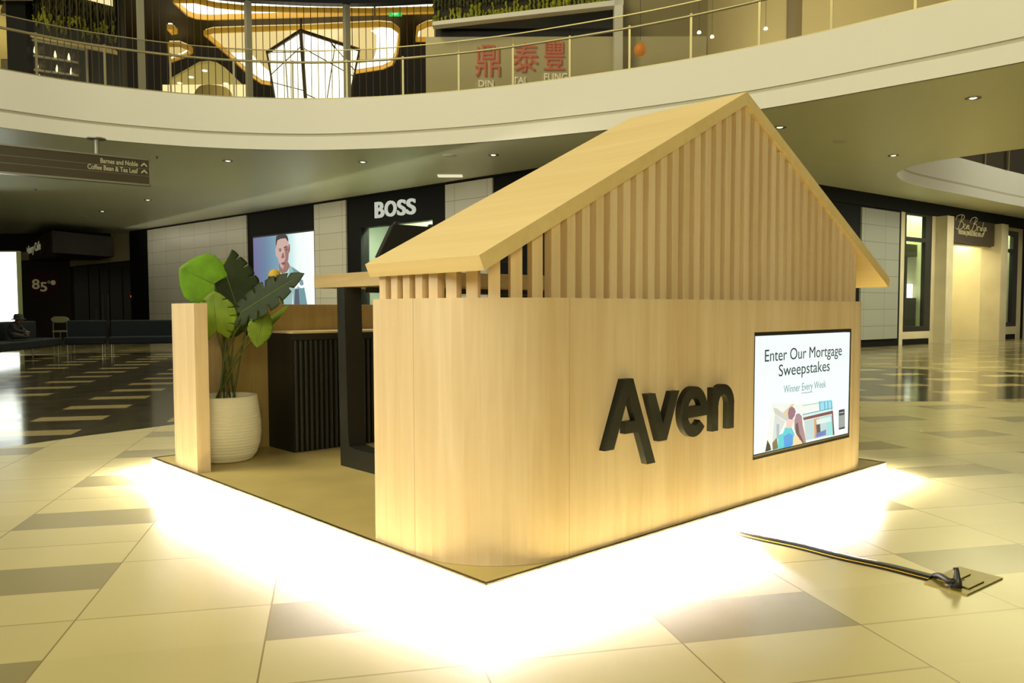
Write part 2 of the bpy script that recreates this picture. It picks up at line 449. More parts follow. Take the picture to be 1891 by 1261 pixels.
for k in range(51):
    (x, y), (nx, ny) = along(0.022+0.0875*k)
    tx, ty = -ny, nx
    b = MB(); w, d = 0.0235, 0.043
    q = [(x-tx*w, y-ty*w), (x+tx*w, y+ty*w), (x+tx*w-nx*d, y+ty*w-ny*d), (x-tx*w-nx*d, y-ty*w-ny*d)]
    vs = [(px, py, WZ-0.0005) for px, py in q]+[(px, py, under(px)-0.0005) for px, py in q]
    if tx*ny-ty*nx > 0: pass
    fs = [(3,2,1,0),(4,5,6,7),(0,1,5,4),(1,2,6,5),(2,3,7,6),(3,0,4,7)]
    b.add(vs, fs)
    b.build('slat', M_wood_v, kiosk)
YR0, YR1 = 0.0379, 0.798
for sgn in (-1, 1):
    X = lambda x: XR+sgn*(x-XR)
    b = MB()
    poly = [(X(XE), YR0, ZE_T), (X(0.0328), YR0, ZE_B), (X(XR), YR0, ZR_B), (X(XR), YR0, ZR_T)]
    b.prism(poly, (0, YR1-YR0, 0))
    b.build('roof_panel', M_roof, kiosk)

# raised letters on the front wall
LY0, LY1 = -0.012, IN
def arc(cx, cz, rx, rz, a0, a1, n=18):
    return [(cx+rx*math.cos(math.radians(a0+(a1-a0)*k/n)), cz+rz*math.sin(math.radians(a0+(a1-a0)*k/n))) for k in range(n+1)]
letters = [
    [(0.765,0.797),(0.829,0.797),(0.988,0.412),(0.928,0.412),(0.867,0.562),(0.778,0.562),(0.778,0.614),(0.845,0.614),(0.798,0.728),(0.704,0.504),(0.643,0.504)],
    [(0.926,0.722),(0.984,0.722),(1.042,0.582),(1.103,0.722),(1.163,0.722),(1.071,0.504),(1.013,0.504)],
]
eo = arc(1.283,0.614,0.108,0.119,-48,-360,30); ei = arc(1.283,0.614,0.055,0.066,-336,-48,26)
e_poly = eo + [(1.391,0.589),(1.232,0.589)] 
def poly2d(mb, pl):
    mb.prism([(x, LY0, z) for x, z in pl], (0, LY1-LY0, 0))
for pl in letters:
    b = MB(); poly2d(b, pl); b.build('letter', M_letter, kiosk, label='raised black capital letter' if pl is letters[0] else 'raised black lower-case letter')
def annulus(mb, A_, B_):
    n = len(A_)
    vs = [(x, LY0, z) for x, z in A_]+[(x, LY0, z) for x, z in B_]+[(x, LY1, z) for x, z in A_]+[(x, LY1, z) for x, z in B_]
    fs = []
    for i in range(n-1):
        fs += [(i, i+1, n+i+1, n+i), (i, 2*n+i, 2*n+i+1, i+1), (n+i+1, 3*n+i+1, 3*n+i, n+i)]
    fs += [(0, n, 3*n, 2*n), (n-1, 3*n-1, 4*n-1, 2*n-1)][:2]
    mb.add(vs, [tuple(f) for f in fs])
b = MB()
annulus(b, arc(1.283,0.614,0.108,0.119,-40,-372,36), arc(1.283,0.614,0.055,0.066,-40,-372,36))
b.prism([(1.224,LY0+0.0007,0.589),(1.3875,LY0+0.0007,0.589),(1.389,LY0+0.0007,0.6395),(1.224,LY0+0.0007,0.6395)], (0, LY1-LY0-0.0007, 0))
b.build('letter', M_letter, kiosk, label='raised black lower-case letter')
b = MB()
annulus(b, arc(1.5255,0.628,0.0955,0.100,180,0,24), arc(1.5255,0.628,0.0425,0.050,180,0,24))
b.box((1.4303,LY0+0.0007,0.504),(1.4825,LY1,0.7155)); b.box((1.5685,LY0+0.0007,0.504),(1.6207,LY1,0.630))
b.build('letter', M_letter, kiosk, label='raised black lower-case letter')

# ------------------------------------------------------------------ screen set into the front wall
scr = thing('display_screen', 'lit white advertising screen with text and house photo, set in kiosk front wall', 'screen', (SX0, 0.05, SZ0))
M_bezel = mat('screen_bezel', (0.014, 0.013, 0.011), 0.3)
b = MB()
b.box((SX0+0.002, 0.021, SZ0+0.002), (SX0+0.012, 0.055, SZ1-0.002)); b.box((SX1-0.012, 0.021, SZ0+0.002), (SX1-0.002, 0.055, SZ1-0.002))
b.box((SX0+0.012, 0.021, SZ0+0.002), (SX1-0.012, 0.055, SZ0+0.026)); b.box((SX0+0.012, 0.021, SZ1-0.020), (SX1-0.012, 0.055, SZ1-0.002))
b.build('bezel', M_bezel, scr)
b = MB(); b.box((SX0+0.004, 0.055, SZ0+0.004), (SX1-0.004, 0.095, SZ1-0.004)); b.build('housing', M_black, scr)
b = MB(); b.box((SX0+0.010, 0.0195, SZ0+0.014), (SX1-0.010, 0.021, SZ0+0.022)); b.build('lower_rim', mat('silver_rim', (0.5, 0.45, 0.3), 0.3, 0.8), scr, label='silver strip along the lower edge')
PX0, PX1, PZ0, PZ1 = SX0+0.010, SX1-0.012, SZ0+0.026, SZ1-0.022
b = MB(); b.box((PX0, 0.0245, PZ0), (PX1, 0.054, PZ1))
panel = b.build('picture_panel', emis('screen_white', (0.90, 1.0, 0.97), 1.0), scr, label='glowing white picture area')
M_stext = emis('screen_text_dark', lin(28, 48, 58), 1.0); M_stext2 = emis('screen_text_grey', lin(120, 160, 165), 1.0)
pw, ph = PX1-PX0, PZ1-PZ0
def stext(s, cx, z, size, wd, m, bold=0.0):
    tx = text(s, size, 0.0006, bold)
    k = wd/width(tx); vs, fs = tx
    b = MB(); put_text(b, ([Vector((v.x*k, v.y, v.z)) for v in vs], fs), (cx, 0.0245, z), (1,0,0), (0,0,1), (0,-1,0))
    return b.build('screen_text', m, scr)
def sp(X, Y):
    """point of the screen as read off the photograph, in wall coordinates"""
    p = on_plane(X, Y, (0, 0.0245, 0), (0, 1, 0)); return p.x, p.z
x0, z0 = sp(1412, 668); x1, _ = sp(1554, 655); stext('Enter Our Mortgage', (x0+x1)/2, z0, 0.092, x1-x0, M_stext)
x0, z0 = sp(1438, 695); x1, _ = sp(1532, 685); stext('Sweepstakes', (x0+x1)/2, z0, 0.092, x1-x0, M_stext)
x0, z0 = sp(1447, 726); x1, _ = sp(1525, 720); stext('Winner Every Week', (x0+x1)/2, z0, 0.062, x1-x0, M_stext2)
b = MB()
xa, za = sp(1480, 725.5); xb, zb = sp(1500, 724); b.box((xa, 0.0237, za-0.004), (xb, 0.0245, za)); b.build('underline', M_stext2, scr)
def spoly(name, pts, col, s=1.0, lay=0):
    b = MB(); b.prism([(*(lambda q: (q[0], 0.0245-0.0002*(lay+1), q[1]))(sp(x, y)),) for x, y in pts], (0, 0.0002*(lay+1), 0))
    return b.build(name, emis('pic_%d_%d_%d' % col, lin(*col), s), scr)
spoly('photo_house', [(1426,744),(1444,744),(1482,745),(1537,738),(1541,802),(1410,833),(1419,790)], (238,243,236))
spoly('photo_house_roofline', [(1482,766),(1537,753),(1537.5,758),(1482,771)], (205,240,243), lay=1)
spoly('photo_house_beam', [(1483,771),(1538,758),(1541,803),(1538,804),(1536,764),(1484,776)], (120,62,62), lay=1)
spoly('photo_window_glass', [(1512,741),(1536,738),(1537.5,753),(1513,759)], (150,225,238), lay=1)
for X in (1513, 1522, 1528, 1535):
    spoly('photo_window_bar', [(X,741.5),(X+1.0,741),(X+1.6,756.5),(X+0.6,757)], (70,110,175), lay=2)
spoly('photo_window_rail', [(1482,748.5),(1536,739.5),(1536,740.5),(1482,749.5)], (120,190,205), lay=2)
spoly('photo_window_rail', [(1482,765),(1537,753),(1537,754),(1482,766.3)], (40,120,140), lay=2)
spoly('photo_porch', [(1485,777),(1535,765),(1537,803),(1488,813)], (190,215,215), lay=1)
spoly('photo_door', [(1503,774),(1512,772),(1514,806),(1504,809)], (222,160,100), lay=2)
spoly('photo_door_glass', [(1507,783),(1514,781),(1515,798),(1508,800)], (70,60,75), lay=3)
spoly('photo_shutter', [(1507,775),(1534,769),(1535,778),(1508,784)], (215,240,238), lay=4)
spoly('photo_shutter', [(1526,770),(1536,768),(1538,803),(1528,805)], (150,225,225), lay=3)
spoly('photo_porch_chair', [(1518,796),(1525,793),(1525,803),(1507,808),(1507,800)], (90,120,190), lay=4)
spoly('photo_gable', [(1446,762),(1461,747),(1466,745),(1458,768),(1458,782)], (226,206,160), lay=1)
spoly('photo_eave', [(1428,753),(1434,754),(1456,770),(1456,780),(1431,764)], (205,205,195), lay=2)
spoly('photo_house_wall', [(1431,765),(1450,778),(1440,800),(1434,829),(1425,830)], (214,220,214), lay=1)
spoly('photo_side_window', [(1434,783),(1439,783),(1438,808),(1434,812)], (165,185,195), lay=2)
spoly('photo_hedge', [(1417,812),(1422,822),(1424,831),(1413,834)], (50,52,48), lay=2)
spoly('photo_hedge', [(1426,818),(1434,808),(1437,828),(1427,831)], (112,110,70), lay=2)
spoly('photo_man_shirt', [(1437,804),(1446,800),(1450,789),(1461,788),(1467,801),(1465,820),(1460,824),(1436,829)], (70,205,215), lay=3)
spoly('photo_man_shirt_fold', [(1447,806),(1456,800),(1464,803),(1463,822),(1448,826)], (60,150,225), lay=4)
spoly('photo_man_neck', [(1453,776),(1464,768),(1466,776),(1461,790),(1451,790)], (235,205,190), lay=4)
spoly('photo_man_hair', [(1455,762),(1457,754),(1462,750.5),(1467,754),(1469,760),(1467,768),(1462,775),(1456,773)], (150,110,130), lay=5)
spoly('photo_woman_hair', [(1467,776),(1470,765),(1475,763),(1480,768),(1482,786),(1486,803),(1488,817),(1480,820),(1472,803),(1467,792)], (165,130,140), lay=6)
spoly('photo_woman_hair_shade', [(1469,783),(1473,780),(1476,800),(1482,812),(1483,819),(1476,812),(1469,798)], (98,58,66), lay=7)
spoly('photo_woman_top', [(1465,806),(1471,803),(1478,812),(1482,819.5),(1464,823.5)], (240,214,170), lay=7)
spoly('photo_badge', [(1549,757),(1559.5,755),(1560,791),(1549,793.5)], (42,50,58), lay=1)
spoly('photo_badge_panel', [(1549.6,767.5),(1559.2,765.5),(1559.4,787.5),(1549.8,790)], (150,160,160), lay=2)
spoly('photo_badge_line', [(1550.5,761.5),(1558,760),(1558,761.7),(1550.5,763.2)], (190,200,200), lay=2)

# ------------------------------------------------------------------ things on the platform
M_tab = wood('table_timber', (0.52, 0.40, 0.22), (0.42, 0.31, 0.15), (1.0, 0.08, 1.0))
tbl = thing('bar_table', 'tall bar table with thick pale timber top on black trapezoid steel legs inside kiosk', 'table', (1.75, 2.22, PZ))
b = MB(); b.box((0.80, 1.765, 1.240), (2.70, 2.68, 1.328)); b.build('table_top', M_tab, tbl, bevel=0.003)
M_frame = mat('black_powder_coat', (0.016, 0.017, 0.015), 0.42)
for x0 in (0.802, 2.56):
    b = MB()
    x1 = x0+0.125
    for ya, yb_, yc, yd in ((2.305, 2.386, 2.235, 2.352), (2.135, 2.054, 2.205, 2.088)):
        pass
    b.prism([(x0, 2.300, 1.240), (x0, 2.390, 1.240), (x0, 2.372, PZ), (x0, 2.180, PZ), (x0, 2.180, PZ+0.125), (x0, 2.262, PZ+0.135), (x0, 2.276, 0.30)], (x1-x0, 0, 0))
    b.prism([(x0, 1.790, PZ), (x0, 1.788, 1.240), (x0, 1.878, 1.240), (x0, 1.902, 0.30), (x0, 1.916, PZ+0.135), (x0, 1.985, PZ+0.125), (x0, 1.985, PZ)], (x1-x0, 0, 0))
    b.box((x0, 1.985, PZ), (x1, 2.180, PZ+0.125))
    b.build('leg_frame', M_frame, tbl)
b = MB(); b.box((0.93, 2.19, 1.205), (2.56, 2.25, 1.240)); b.build('apron_bar', M_frame, tbl)

cab = thing('counter_cabinet', 'black cabinet with vertically fluted front standing against the kiosk back wall', 'cabinet', (1.75, 3.2, PZ))
CX0, CX1, CY0, CY1 = 0.80, 2.62, 2.985, 3.384
b = MB(); b.box((CX0, CY0+0.022, PZ), (CX1, CY1, 0.885)); b.build('carcass', M_black, cab)
b = MB(); b.box((CX0-0.004, CY0-0.004, 0.885), (CX1+0.004, CY1, 0.931)); b.build('top_band', M_black, cab)
b = MB(); b.box((CX0-0.004, CY0-0.006, 0.931), (CX1+0.004, CY1, 0.944)); b.build('counter_top', M_wood_h, cab, label='thin pale timber top')
M_flute = mat('fluted_black', (0.016, 0.016, 0.014), 0.3)
b = MB(); n = 46; wf = (CX1-CX0)/n
for k in range(n):
    xa = CX0+wf*k
    b.tube([(xa+wf/2, CY0+0.016, PZ+0.005), (xa+wf/2, CY0+0.016, 0.880)], wf*0.36, 8)
b.build('fluted_front', M_flute, cab, smooth=False, label='row of black vertical half-round ribs')

# black screen seen from behind on the table
mon = thing('monitor', 'black monitor seen from behind, tilted, standing on bar table behind kiosk roof', 'monitor', (1.45, 2.15, 1.328))
m0, m1, m2 = at(699, 473, 5.15), at(727, 413, 5.28), at(803, 419, 5.55)
ux = Vector((0.745, -0.15, -0.03)); ux = (m2-m1)*3.6
nn = ux.cross(m1-m0).normalized()
b = MB(); b.obox(m0, ux, m1-m0, nn*-0.045); b.build('casing', M_blackfab, mon, bevel=0.006)
for q in (m1+ux*0.03, m1+ux*0.262):
    b = MB(); b.obox(q-nn*0.05-(m1-m0)*0.12-ux*0.012, ux*0.03, (m1-m0)*0.24, nn*0.02); b.build('corner_clip', M_black, mon, bevel=0.004)
mid = m0+ux*0.5+(m1-m0)*0.3
b = MB(); b.tube([mid+nn*-0.03, (mid.x, mid.y, 1.34)], 0.02, 10); b.box((mid.x-0.14, mid.y-0.1, 1.3282), (mid.x+0.14, mid.y+0.1, 1.342)); b.build('stand', M_black, mon)

# white pot and monstera
PC = Vector((0.345, 3.085, PZ))
pot = thing('potted_monstera', 'large leafy green monstera plant in a white ribbed pot beside the timber post', 'potted plant', PC)
prof = [(0.0, 0.0), (0.150, 0.0), (0.165, 0.004)]
hh = 0.435
for k in range(1, 121):
    t = k/120; z = 0.004+t*(hh-0.012)
    pts = [(0, 0.165), (0.1, 0.198), (0.25, 0.220), (0.42, 0.229), (0.6, 0.227), (0.8, 0.218), (1.0, 0.207)]
    for (a, ra), (c, rc) in zip(pts, pts[1:]):
        if a <= t <= c: r = ra+(rc-ra)*(t-a)/(c-a)
    r += 0.0030*abs(math.sin(t*math.pi*21))**0.6
    prof.append((r, z))
prof += [(0.207, hh), (0.194, hh), (0.190, hh-0.06)]
b = MB(); b.lathe(prof, seg=56); b.v = [(x+PC.x, y+PC.y, z+PC.z) for x, y, z in b.v]
b.build('pot', mat('white_ceramic', (0.90, 0.86, 0.72), 0.45), pot, smooth=True, label='white ribbed round planter')
b = MB(); b.lathe([(0.0, hh-0.05), (0.188, hh-0.055), (0.191, hh-0.07)], seg=40); b.v = [(x+PC.x, y+PC.y, z+PC.z) for x, y, z in b.v]
b.build('soil', mat('dark_soil', (0.014, 0.011, 0.006), 0.9, noise=0.5, nscale=60), pot)
def leaf_mat(name, c):
    m = mat(name, c, 0.55, spec=0.25, noise=0.18, nscale=14)
    return m
def monstera_leaf(base, tip, nrm, wid, m, slit=0.55, droop=0.18, fold=0.10, lobes=6, gap=0.07):
    base, tip, nrm = Vector(base), Vector(tip), Vector(nrm)
    Lg = (tip-base).length; d = (tip-base).normalized(); nrm = (nrm-d*nrm.dot(d)).normalized(); sx = d.cross(nrm)
    def P(t, f, s):
        """t along the margin from the heart lobe (0) to the tip (1), f from midrib (0) to margin (1)"""
        ang = math.radians(158)*(1-t)
        prof_ = [(0, 0.46), (0.12, 0.62), (0.3, 0.86), (0.5, 1.0), (0.68, 0.90), (0.84, 0.58), (0.94, 0.26), (1, 0.0)]
        for (a, ra), (c, rc) in zip(prof_, prof_[1:]):
            if a <= t <= c: hw = ra+(rc-ra)*(t-a)/(c-a)
        ym = -0.22+1.22*t**1.15 if t > 0.0 else -0.22          # margin point along the axis
        yr = max(0.0, -0.02+0.90*t**1.25)                       # where its vein leaves the midrib
        x = hw*wid/2*f; y = (yr+(ym-yr)*f**1.2)*Lg
        z = -droop*Lg*(y/Lg)**2 - fold*wid*f*f + fold*0.7*wid*f
        return base + d*y + sx*(x*s) + nrm*z
    b = MB()
    F = sorted([0, 0.14, 0.3, 0.45, 0.6, 0.75, 0.88, 1.0]+[slit, min(0.99, slit+0.03)])
    for s in (-1, 1):
        for i in range(lobes):
            t0, t1 = i/lobes, (i+1)/lobes; T = 5
            rows = []
            for f in F:
                g = gap*max(0.0, (f-slit)/(1-slit))**0.45 if i > 0 else 0.0
                g2 = gap*max(0.0, (f-slit)/(1-slit))**0.45 if i < lobes-1 else 0.0
                a, c = t0+(t1-t0)*g, t1-(t1-t0)*g2
                fe = f
                rows.append([P(a+(c-a)*k/T, fe*(1-0.03*(abs(k-T/2)/(T/2))**2*(f > 0.9)), s) for k in range(T+1)])
            vs = [p for r_ in rows for p in r_]; n_ = T+1
            fs = [(r_*n_+k, r_*n_+k+1, (r_+1)*n_+k+1, (r_+1)*n_+k) for r_ in range(len(F)-1) for k in range(T)]
            if s < 0: fs = [tuple(reversed(f)) for f in fs]
            b.add(vs, fs)
    o = b.build('leaf', m, pot, smooth=True)
    bm = bmesh.new(); bm.from_mesh(o.data); bmesh.ops.remove_doubles(bm, verts=bm.verts, dist=0.0006); bm.to_mesh(o.data); bm.free()
    so = o.modifiers.new('thickness', 'SOLIDIFY'); so.thickness = 0.002
    v = MB(); mid = [P(t, 0, 1)+nrm*0.002 for t in [i/10 for i in range(11)]]
    v.tube(mid, [0.004*(1-0.07*i) for i in range(11)], 6)
    vo = v.build('midrib', MATS['leaf_rib'], o, smooth=True)
    return P(0, 0, 1)
mat('leaf_rib', (0.10, 0.17, 0.012), 0.45)
LB = leaf_mat('leaf_bright', (0.120, 0.270, 0.004)); LM = leaf_mat('leaf_mid', (0.120, 0.185, 0.006)); LD = leaf_mat('leaf_dark', (0.018, 0.030, 0.007))
toC = -FW
leaves = [
    # base px, tip px, depth base, depth tip, facing, width m, material, slit
    ((396, 524), (330, 494), 5.42, 5.36, toC*1.0+UP*0.2, 0.360, LB, 0.93, 0.08, 7),
    ((400, 612), (392, 536), 5.36, 5.36, toC*1.0+UP*0.1, 0.300, LM, 0.62, 0.08, 6),
    ((412, 490), (452, 608), 5.60, 5.48, toC*0.85+UP*0.4+RT*0.2, 0.400, LD, 0.72, 0.12, 7),
    ((445, 578), (556, 502), 5.35, 5.10, toC*0.9+UP*0.35-RT*0.1, 0.250, LD, 0.55, 0.05, 7),
    ((484, 588), (474, 641), 5.30, 5.22, toC*0.9+RT*0.2, 0.165, LM, 0.85, 0.05, 6),
    ((486, 608), (532, 560), 5.38, 5.46, toC*0.5-RT*0.6+UP*0.5, 0.170, LM, 0.85, 0.04, 6),
    ((426, 585), (416, 624), 5.44, 5.42, toC*1.0, 0.150, LM, 0.75, 0.08, 6),
    ((446, 540), (430, 626), 5.62, 5.60, toC*0.8+RT*0.5, 0.260, LD, 0.7, 0.10, 6),
    ((468, 560), (462, 628), 5.62, 5.60, toC*0.9-RT*0.2, 0.220, LD, 0.7, 0.10, 6),
    ((396, 520), (420, 474), 5.60, 5.75, toC*0.5+UP*0.6, 0.26, LM, 0.7, 0.10, 6),
]
soilz = PZ+hh-0.052
for i, (bp, tp, db, dt, nr, wd, m, sl, dr, lb) in enumerate(leaves):
    P0 = monstera_leaf(at(*bp, db), at(*tp, dt), nr, wd, m, sl, dr, 0.05, lb, 0.0 if i == 0 else (0.10 if i == 3 else 0.06))
    a = 2*math.pi*i/len(leaves)
    r0 = Vector((PC.x+0.07*math.cos(a), PC.y+0.07*math.sin(a), soilz))
    pm = r0.lerp(P0, 0.55)+Vector((0, 0, 0.06))
    b = MB(); cv = catmull([r0, pm, P0], 8); b.tube(cv, [0.007-0.003*k/len(cv) for k in range(len(cv))], 7)
    b.build('stem', mat('leaf_stem', (0.060, 0.085, 0.012), 0.5), pot, smooth=True)

# ------------------------------------------------------------------ floor outlet and cord cover
cc = thing('cord_cover', 'black rubber cord cover with yellow edge lines running from kiosk to brass floor outlet', 'cord cover', (1.54, -0.5, 0))
cA, cB = Vector((1.562, 0.10, 0)), Vector((1.542, -0.985, 0))
dv = (cB-cA).normalized(); pv = Vector((-dv.y, dv.x, 0))
n = 24; sec = [(-0.047, 0), (-0.034, 0.0075), (-0.016, 0.014), (0.0, 0.0155), (0.016, 0.014), (0.034, 0.0075), (0.047, 0)]
b = MB(); rows = []
for k in range(n+1):
    c = cA.lerp(cB, k/n)+pv*0.006*math.sin(k*0.7)
    rows.append([c+pv*o+Vector((0, 0, z+0.0005)) for o, z in sec])
m_ = len(sec); vs = [p for r_ in rows for p in r_]
fs = [(r_*m_+k, r_*m_+k+1, (r_+1)*m_+k+1, (r_+1)*m_+k) for r_ in range(n) for k in range(m_-1)]
fs += [tuple(range(m_)), tuple(range((n+1)*m_-1, n*m_-1, -1))]
b.add(vs, [tuple(reversed(f)) for f in fs]); b.build('rubber_strip', mat('black_rubber', (0.012, 0.011, 0.008), 0.25), cc)
for o0, o1 in ((-0.0365, -0.0335), (0.0335, 0.0365)):
    b = MB(); A_ = [r_[0]+(pv*(o0+0.047)) for r_ in rows]; B_ = [r_[0]+(pv*(o1+0.047)) for r_ in rows]
    zz = lambda o: 0.0008+(0.0075*(0.047-abs(o))/0.013 if abs(o) > 0.034 else 0.0075+0.0065*(0.034-abs(o))/0.018)
    b.strip([p+Vector((0,0,zz(o0))) for p in A_], [p+Vector((0,0,zz(o1))) for p in B_])
    b.build('edge_line', mat('safety_yellow', (0.60, 0.37, 0.01), 0.5), cc, label='yellow warning line')
ol = thing('floor_outlet', 'square brass floor outlet plate with black plug standing in it, beside cord cover', 'floor outlet', (1.6, -1.08, 0))
c0, c1, c2, c3 = Vector((1.452, -0.985, 0)), Vector((1.427, -1.150, 0)), Vector((1.741, -1.180, 0)), Vector((1.768, -1.006, 0))
M_brass = mat('brass_plate', (0.20, 0.155, 0.025), 0.35, 0.5, noise=0.15, nscale=30)
b = MB(); b.prism([c0, c1, c2, c3], (0, 0, 0.006)); b.build('plate', M_brass, ol)
q = lambda s, t: c0.lerp(c3, s).lerp(c1.lerp(c2, s), t)
for s0, s1, t0, t1, nm in ((0.20, 0.78, 0.12, 0.46, 'lid'), (0.20, 0.62, 0.56, 0.88, 'lid')):
    b = MB(); b.prism([q(s0,t0)+Vector((0,0,0.006)), q(s0,t1)+Vector((0,0,0.006)), q(s1,t1)+Vector((0,0,0.006)), q(s1,t0)+Vector((0,0,0.006))], (0,0,0.005)); b.build(nm, M_brass, ol, bevel=0.002)
b = MB(); b.box((1.455, -1.085, 0.006), (1.60, -1.065, 0.008)); b.build('slot', M_black, ol)
pl = q(0.16, 0.62)
b = MB()
b.tube([pl+Vector((0,0,0.006)), pl+Vector((0,0,0.03)), pl+Vector((0.002,0.0,0.045)), pl+Vector((0.008,0.004,0.06)), pl+Vector((0.012,0.008,0.078))], [0.021, 0.020, 0.013, 0.012, 0.010], 12)
b.build('plug', mat('black_plug', (0.03, 0.03, 0.028), 0.35), ol, smooth=True)
e = cB+Vector((0, 0, 0.01))
b = MB(); b.tube(catmull([e, e+Vector((-0.01, -0.03, 0.012)), pl+Vector((-0.02, 0.02, 0.03)), pl+Vector((0, 0, 0.03))], 6), 0.011, 8); b.build('cord', M_black, ol, smooth=True)

# ------------------------------------------------------------------ atrium edge: ceiling, fascia, railing
ZC, ZG, ZT = 4.40, 4.70, 5.43               # soffit, shadow gap, top of fascia
edge = [(-4.5, 13.4), (-2.0, 14.3), (0.0, 14.72), (1.263, 14.83), (2.614, 14.80), (4.013, 14.45), (5.202, 13.90), (6.337, 13.08), (7.106, 12.27), (7.803, 11.33), (8.50, 10.15), (9.08, 8.92), (9.825, 6.92), (10.291, 4.95), (10.50, 2.95), (10.60, 1.20), (10.55, -1.5), (10.0, -6), (7.0, -11), (0, -13.5), (-7, -12), (-11.5, -6), (-12.3, 1), (-10.5, 7.5), (-7.5, 11.4)]
EP = catmull([(x, y, 0) for x, y in edge], 8, True)
NE = len(EP)
area2 = sum(EP[i].x*EP[(i+1) % NE].y-EP[(i+1) % NE].x*EP[i].y for i in range(NE))
def off(P, d):
    n = len(P); o = []
    for i in range(n):
        t = (P[(i+1) % n]-P[i-1]).normalized(); nr = Vector((t.y, -t.x, 0))*(1 if area2 > 0 else -1)
        o.append(P[i]+nr*d)
    return o
def lift(P, z): return [Vector((p.x, p.y, z)) for p in P]
def face_ring(mb, A_, B_, mi=0):
    n = len(A_)
    mb.add(A_+B_, [(i, (i+1) % n, n+(i+1) % n, n+i) for i in range(n)], mi)
hole2 = [(17.31, -7.0), (17.31, 2.5), (17.34, 4.1), (17.55, 5.15), (18.15, 5.83), (18.75, 6.18), (19.9, 6.45), (21.2, 6.50), (23.8, 6.30), (26.6, 6.12), (31, 5.7), (38, 5.1), (38, -7.0)]
H2 = [Vector((x, y, 0)) for x, y in hole2]
H2 = catmull([h for h in H2[:9]], 5)[:-1]+H2[8:]
def fill_with_holes(name, z, loops, m, flip):
    bm = bmesh.new(); es = []
    for lp in loops:
        vs = [bm.verts.new((p.x, p.y, z)) for p in lp]
        for i in range(len(vs)): es.append(bm.edges.new((vs[i], vs[(i+1) % len(vs)])))
    bmesh.ops.triangle_fill(bm, use_beauty=True, use_dissolve=False, edges=es)
    bm.normal_update()
    for f in bm.faces:
        if (f.normal.z > 0) == flip: f.normal_flip()
    me = bpy.data.meshes.new(name); bm.to_mesh(me); bm.free(); me.materials.append(m)
    o = bpy.data.objects.new(name, me); COL.objects.link(o); return o
OUT = [Vector(p) for p in ((-40, -40, 0), (45, -40, 0), (45, 60, 0), (-40, 60, 0))]
ceiling = struct(fill_with_holes('ceiling', ZC, [OUT, off(EP, 0.02), H2], M_soffit, True))
upper = struct(fill_with_holes('floor_upper', ZT-0.05, [OUT, off(EP, 0.12), H2], mat('upper_floor', (0.3, 0.26, 0.14), 0.4), False))
b = MB()
face_ring(b, lift(off(EP, 0.0), ZC), lift(off(EP, 0.0), ZG-0.03)); face_ring(b, lift(off(EP, 0.0), ZG+0.03), lift(off(EP, 0.0), ZT))
face_ring(b, lift(EP, ZC), lift(off(EP, 0.05), ZC)); face_ring(b, lift(EP, ZT), lift(off(EP, 0.25), ZT))
face_ring(b, lift(EP, ZG-0.03), lift(off(EP, 0.025), ZG-0.03), 1); face_ring(b, lift(off(EP, 0.025), ZG-0.03), lift(off(EP, 0.025), ZG+0.03), 1); face_ring(b, lift(off(EP, 0.025), ZG+0.03), lift(EP, ZG+0.03), 1)
fas = struct(b.build('trim_1', [M_plaster, M_groove], smooth=False))
for p in fas.data.polygons: p.use_smooth = True
b = MB(); n = len(H2); L0 = lift(H2, ZC); L1 = lift(H2, ZG-0.03); L2 = lift(H2, ZG+0.03); L3 = lift(H2, ZT)
for A_, B_, mi in ((L0, L1, 0), (L1, L2, 1), (L2, L3, 0)): face_ring(b, A_, B_, mi)
f2 = struct(b.build('trim_2', [M_plaster, M_groove]))

rail = thing('balcony_railing', 'curved glass balcony railing with slim posts along the white upper-floor edge', 'railing', (9.08, 8.92, ZT))
# arc-length positions along the visible part of the edge
i0 = min(range(NE), key=lambda i: (EP[i]-Vector((-3.0, 14.0, 0))).length); i1 = min(range(NE), key=lambda i: (EP[i]-Vector((10.3, -4.0, 0))).length)
path = [EP[i % NE] for i in range(i0, (i1 if i1 > i0 else i1+NE)+1)]
path = [p for p in off(EP, 0.10)[i0:i1+1]] if i1 > i0 else path
cum = [0]
for a, c in zip(path, path[1:]): cum.append(cum[-1]+(c-a).length)
def pos(s):
    for i in range(1, len(cum)):
        if s <= cum[i]:
            t = (s-cum[i-1])/(cum[i]-cum[i-1]); return path[i-1].lerp(path[i], t), (path[i]-path[i-1]).normalized()
    return path[-1], (path[-1]-path[-2]).normalized()
b = MB()
base = lift(path, ZT-0.002)
for k, pth in (('base_shoe', None),):
    A_ = lift(path, ZT+0.0); 
    inn = [p+Vector((0, 0, 0)) for p in A_]
def ribbon(mb, pts, w, h):
    """rectangular rail swept along pts"""
    n = len(pts); vs = []
    for i, p in enumerate(pts):
        t = (pts[min(i+1, n-1)]-pts[max(i-1, 0)]).normalized(); nr = Vector((t.y, -t.x, 0))
        vs += [p+nr*w/2, p-nr*w/2, p-nr*w/2+Vector((0,0,h)), p+nr*w/2+Vector((0,0,h))]
    fs = [(i*4+k, i*4+(k+1) % 4, (i+1)*4+(k+1) % 4, (i+1)*4+k) for i in range(n-1) for k in range(4)]
    fs += [(3,2,1,0), tuple((n-1)*4+k for k in range(4))]
    mb.add(vs, fs)
b = MB(); ribbon(b, lift(path, ZT+0.0), 0.09, 0.035); b.build('base_shoe', M_rail, rail)
b = MB(); b.tube(lift(path, 6.20), 0.026, 8); b.build('handrail', M_rail, rail, smooth=True)
b = MB(); ribbon(b, lift(path, 6.425), 0.022, 0.018); b.build('cap_rail', M_rail, rail)
M_bal = glass('balustrade_glass', (0.82, 0.80, 0.70), 1.35)
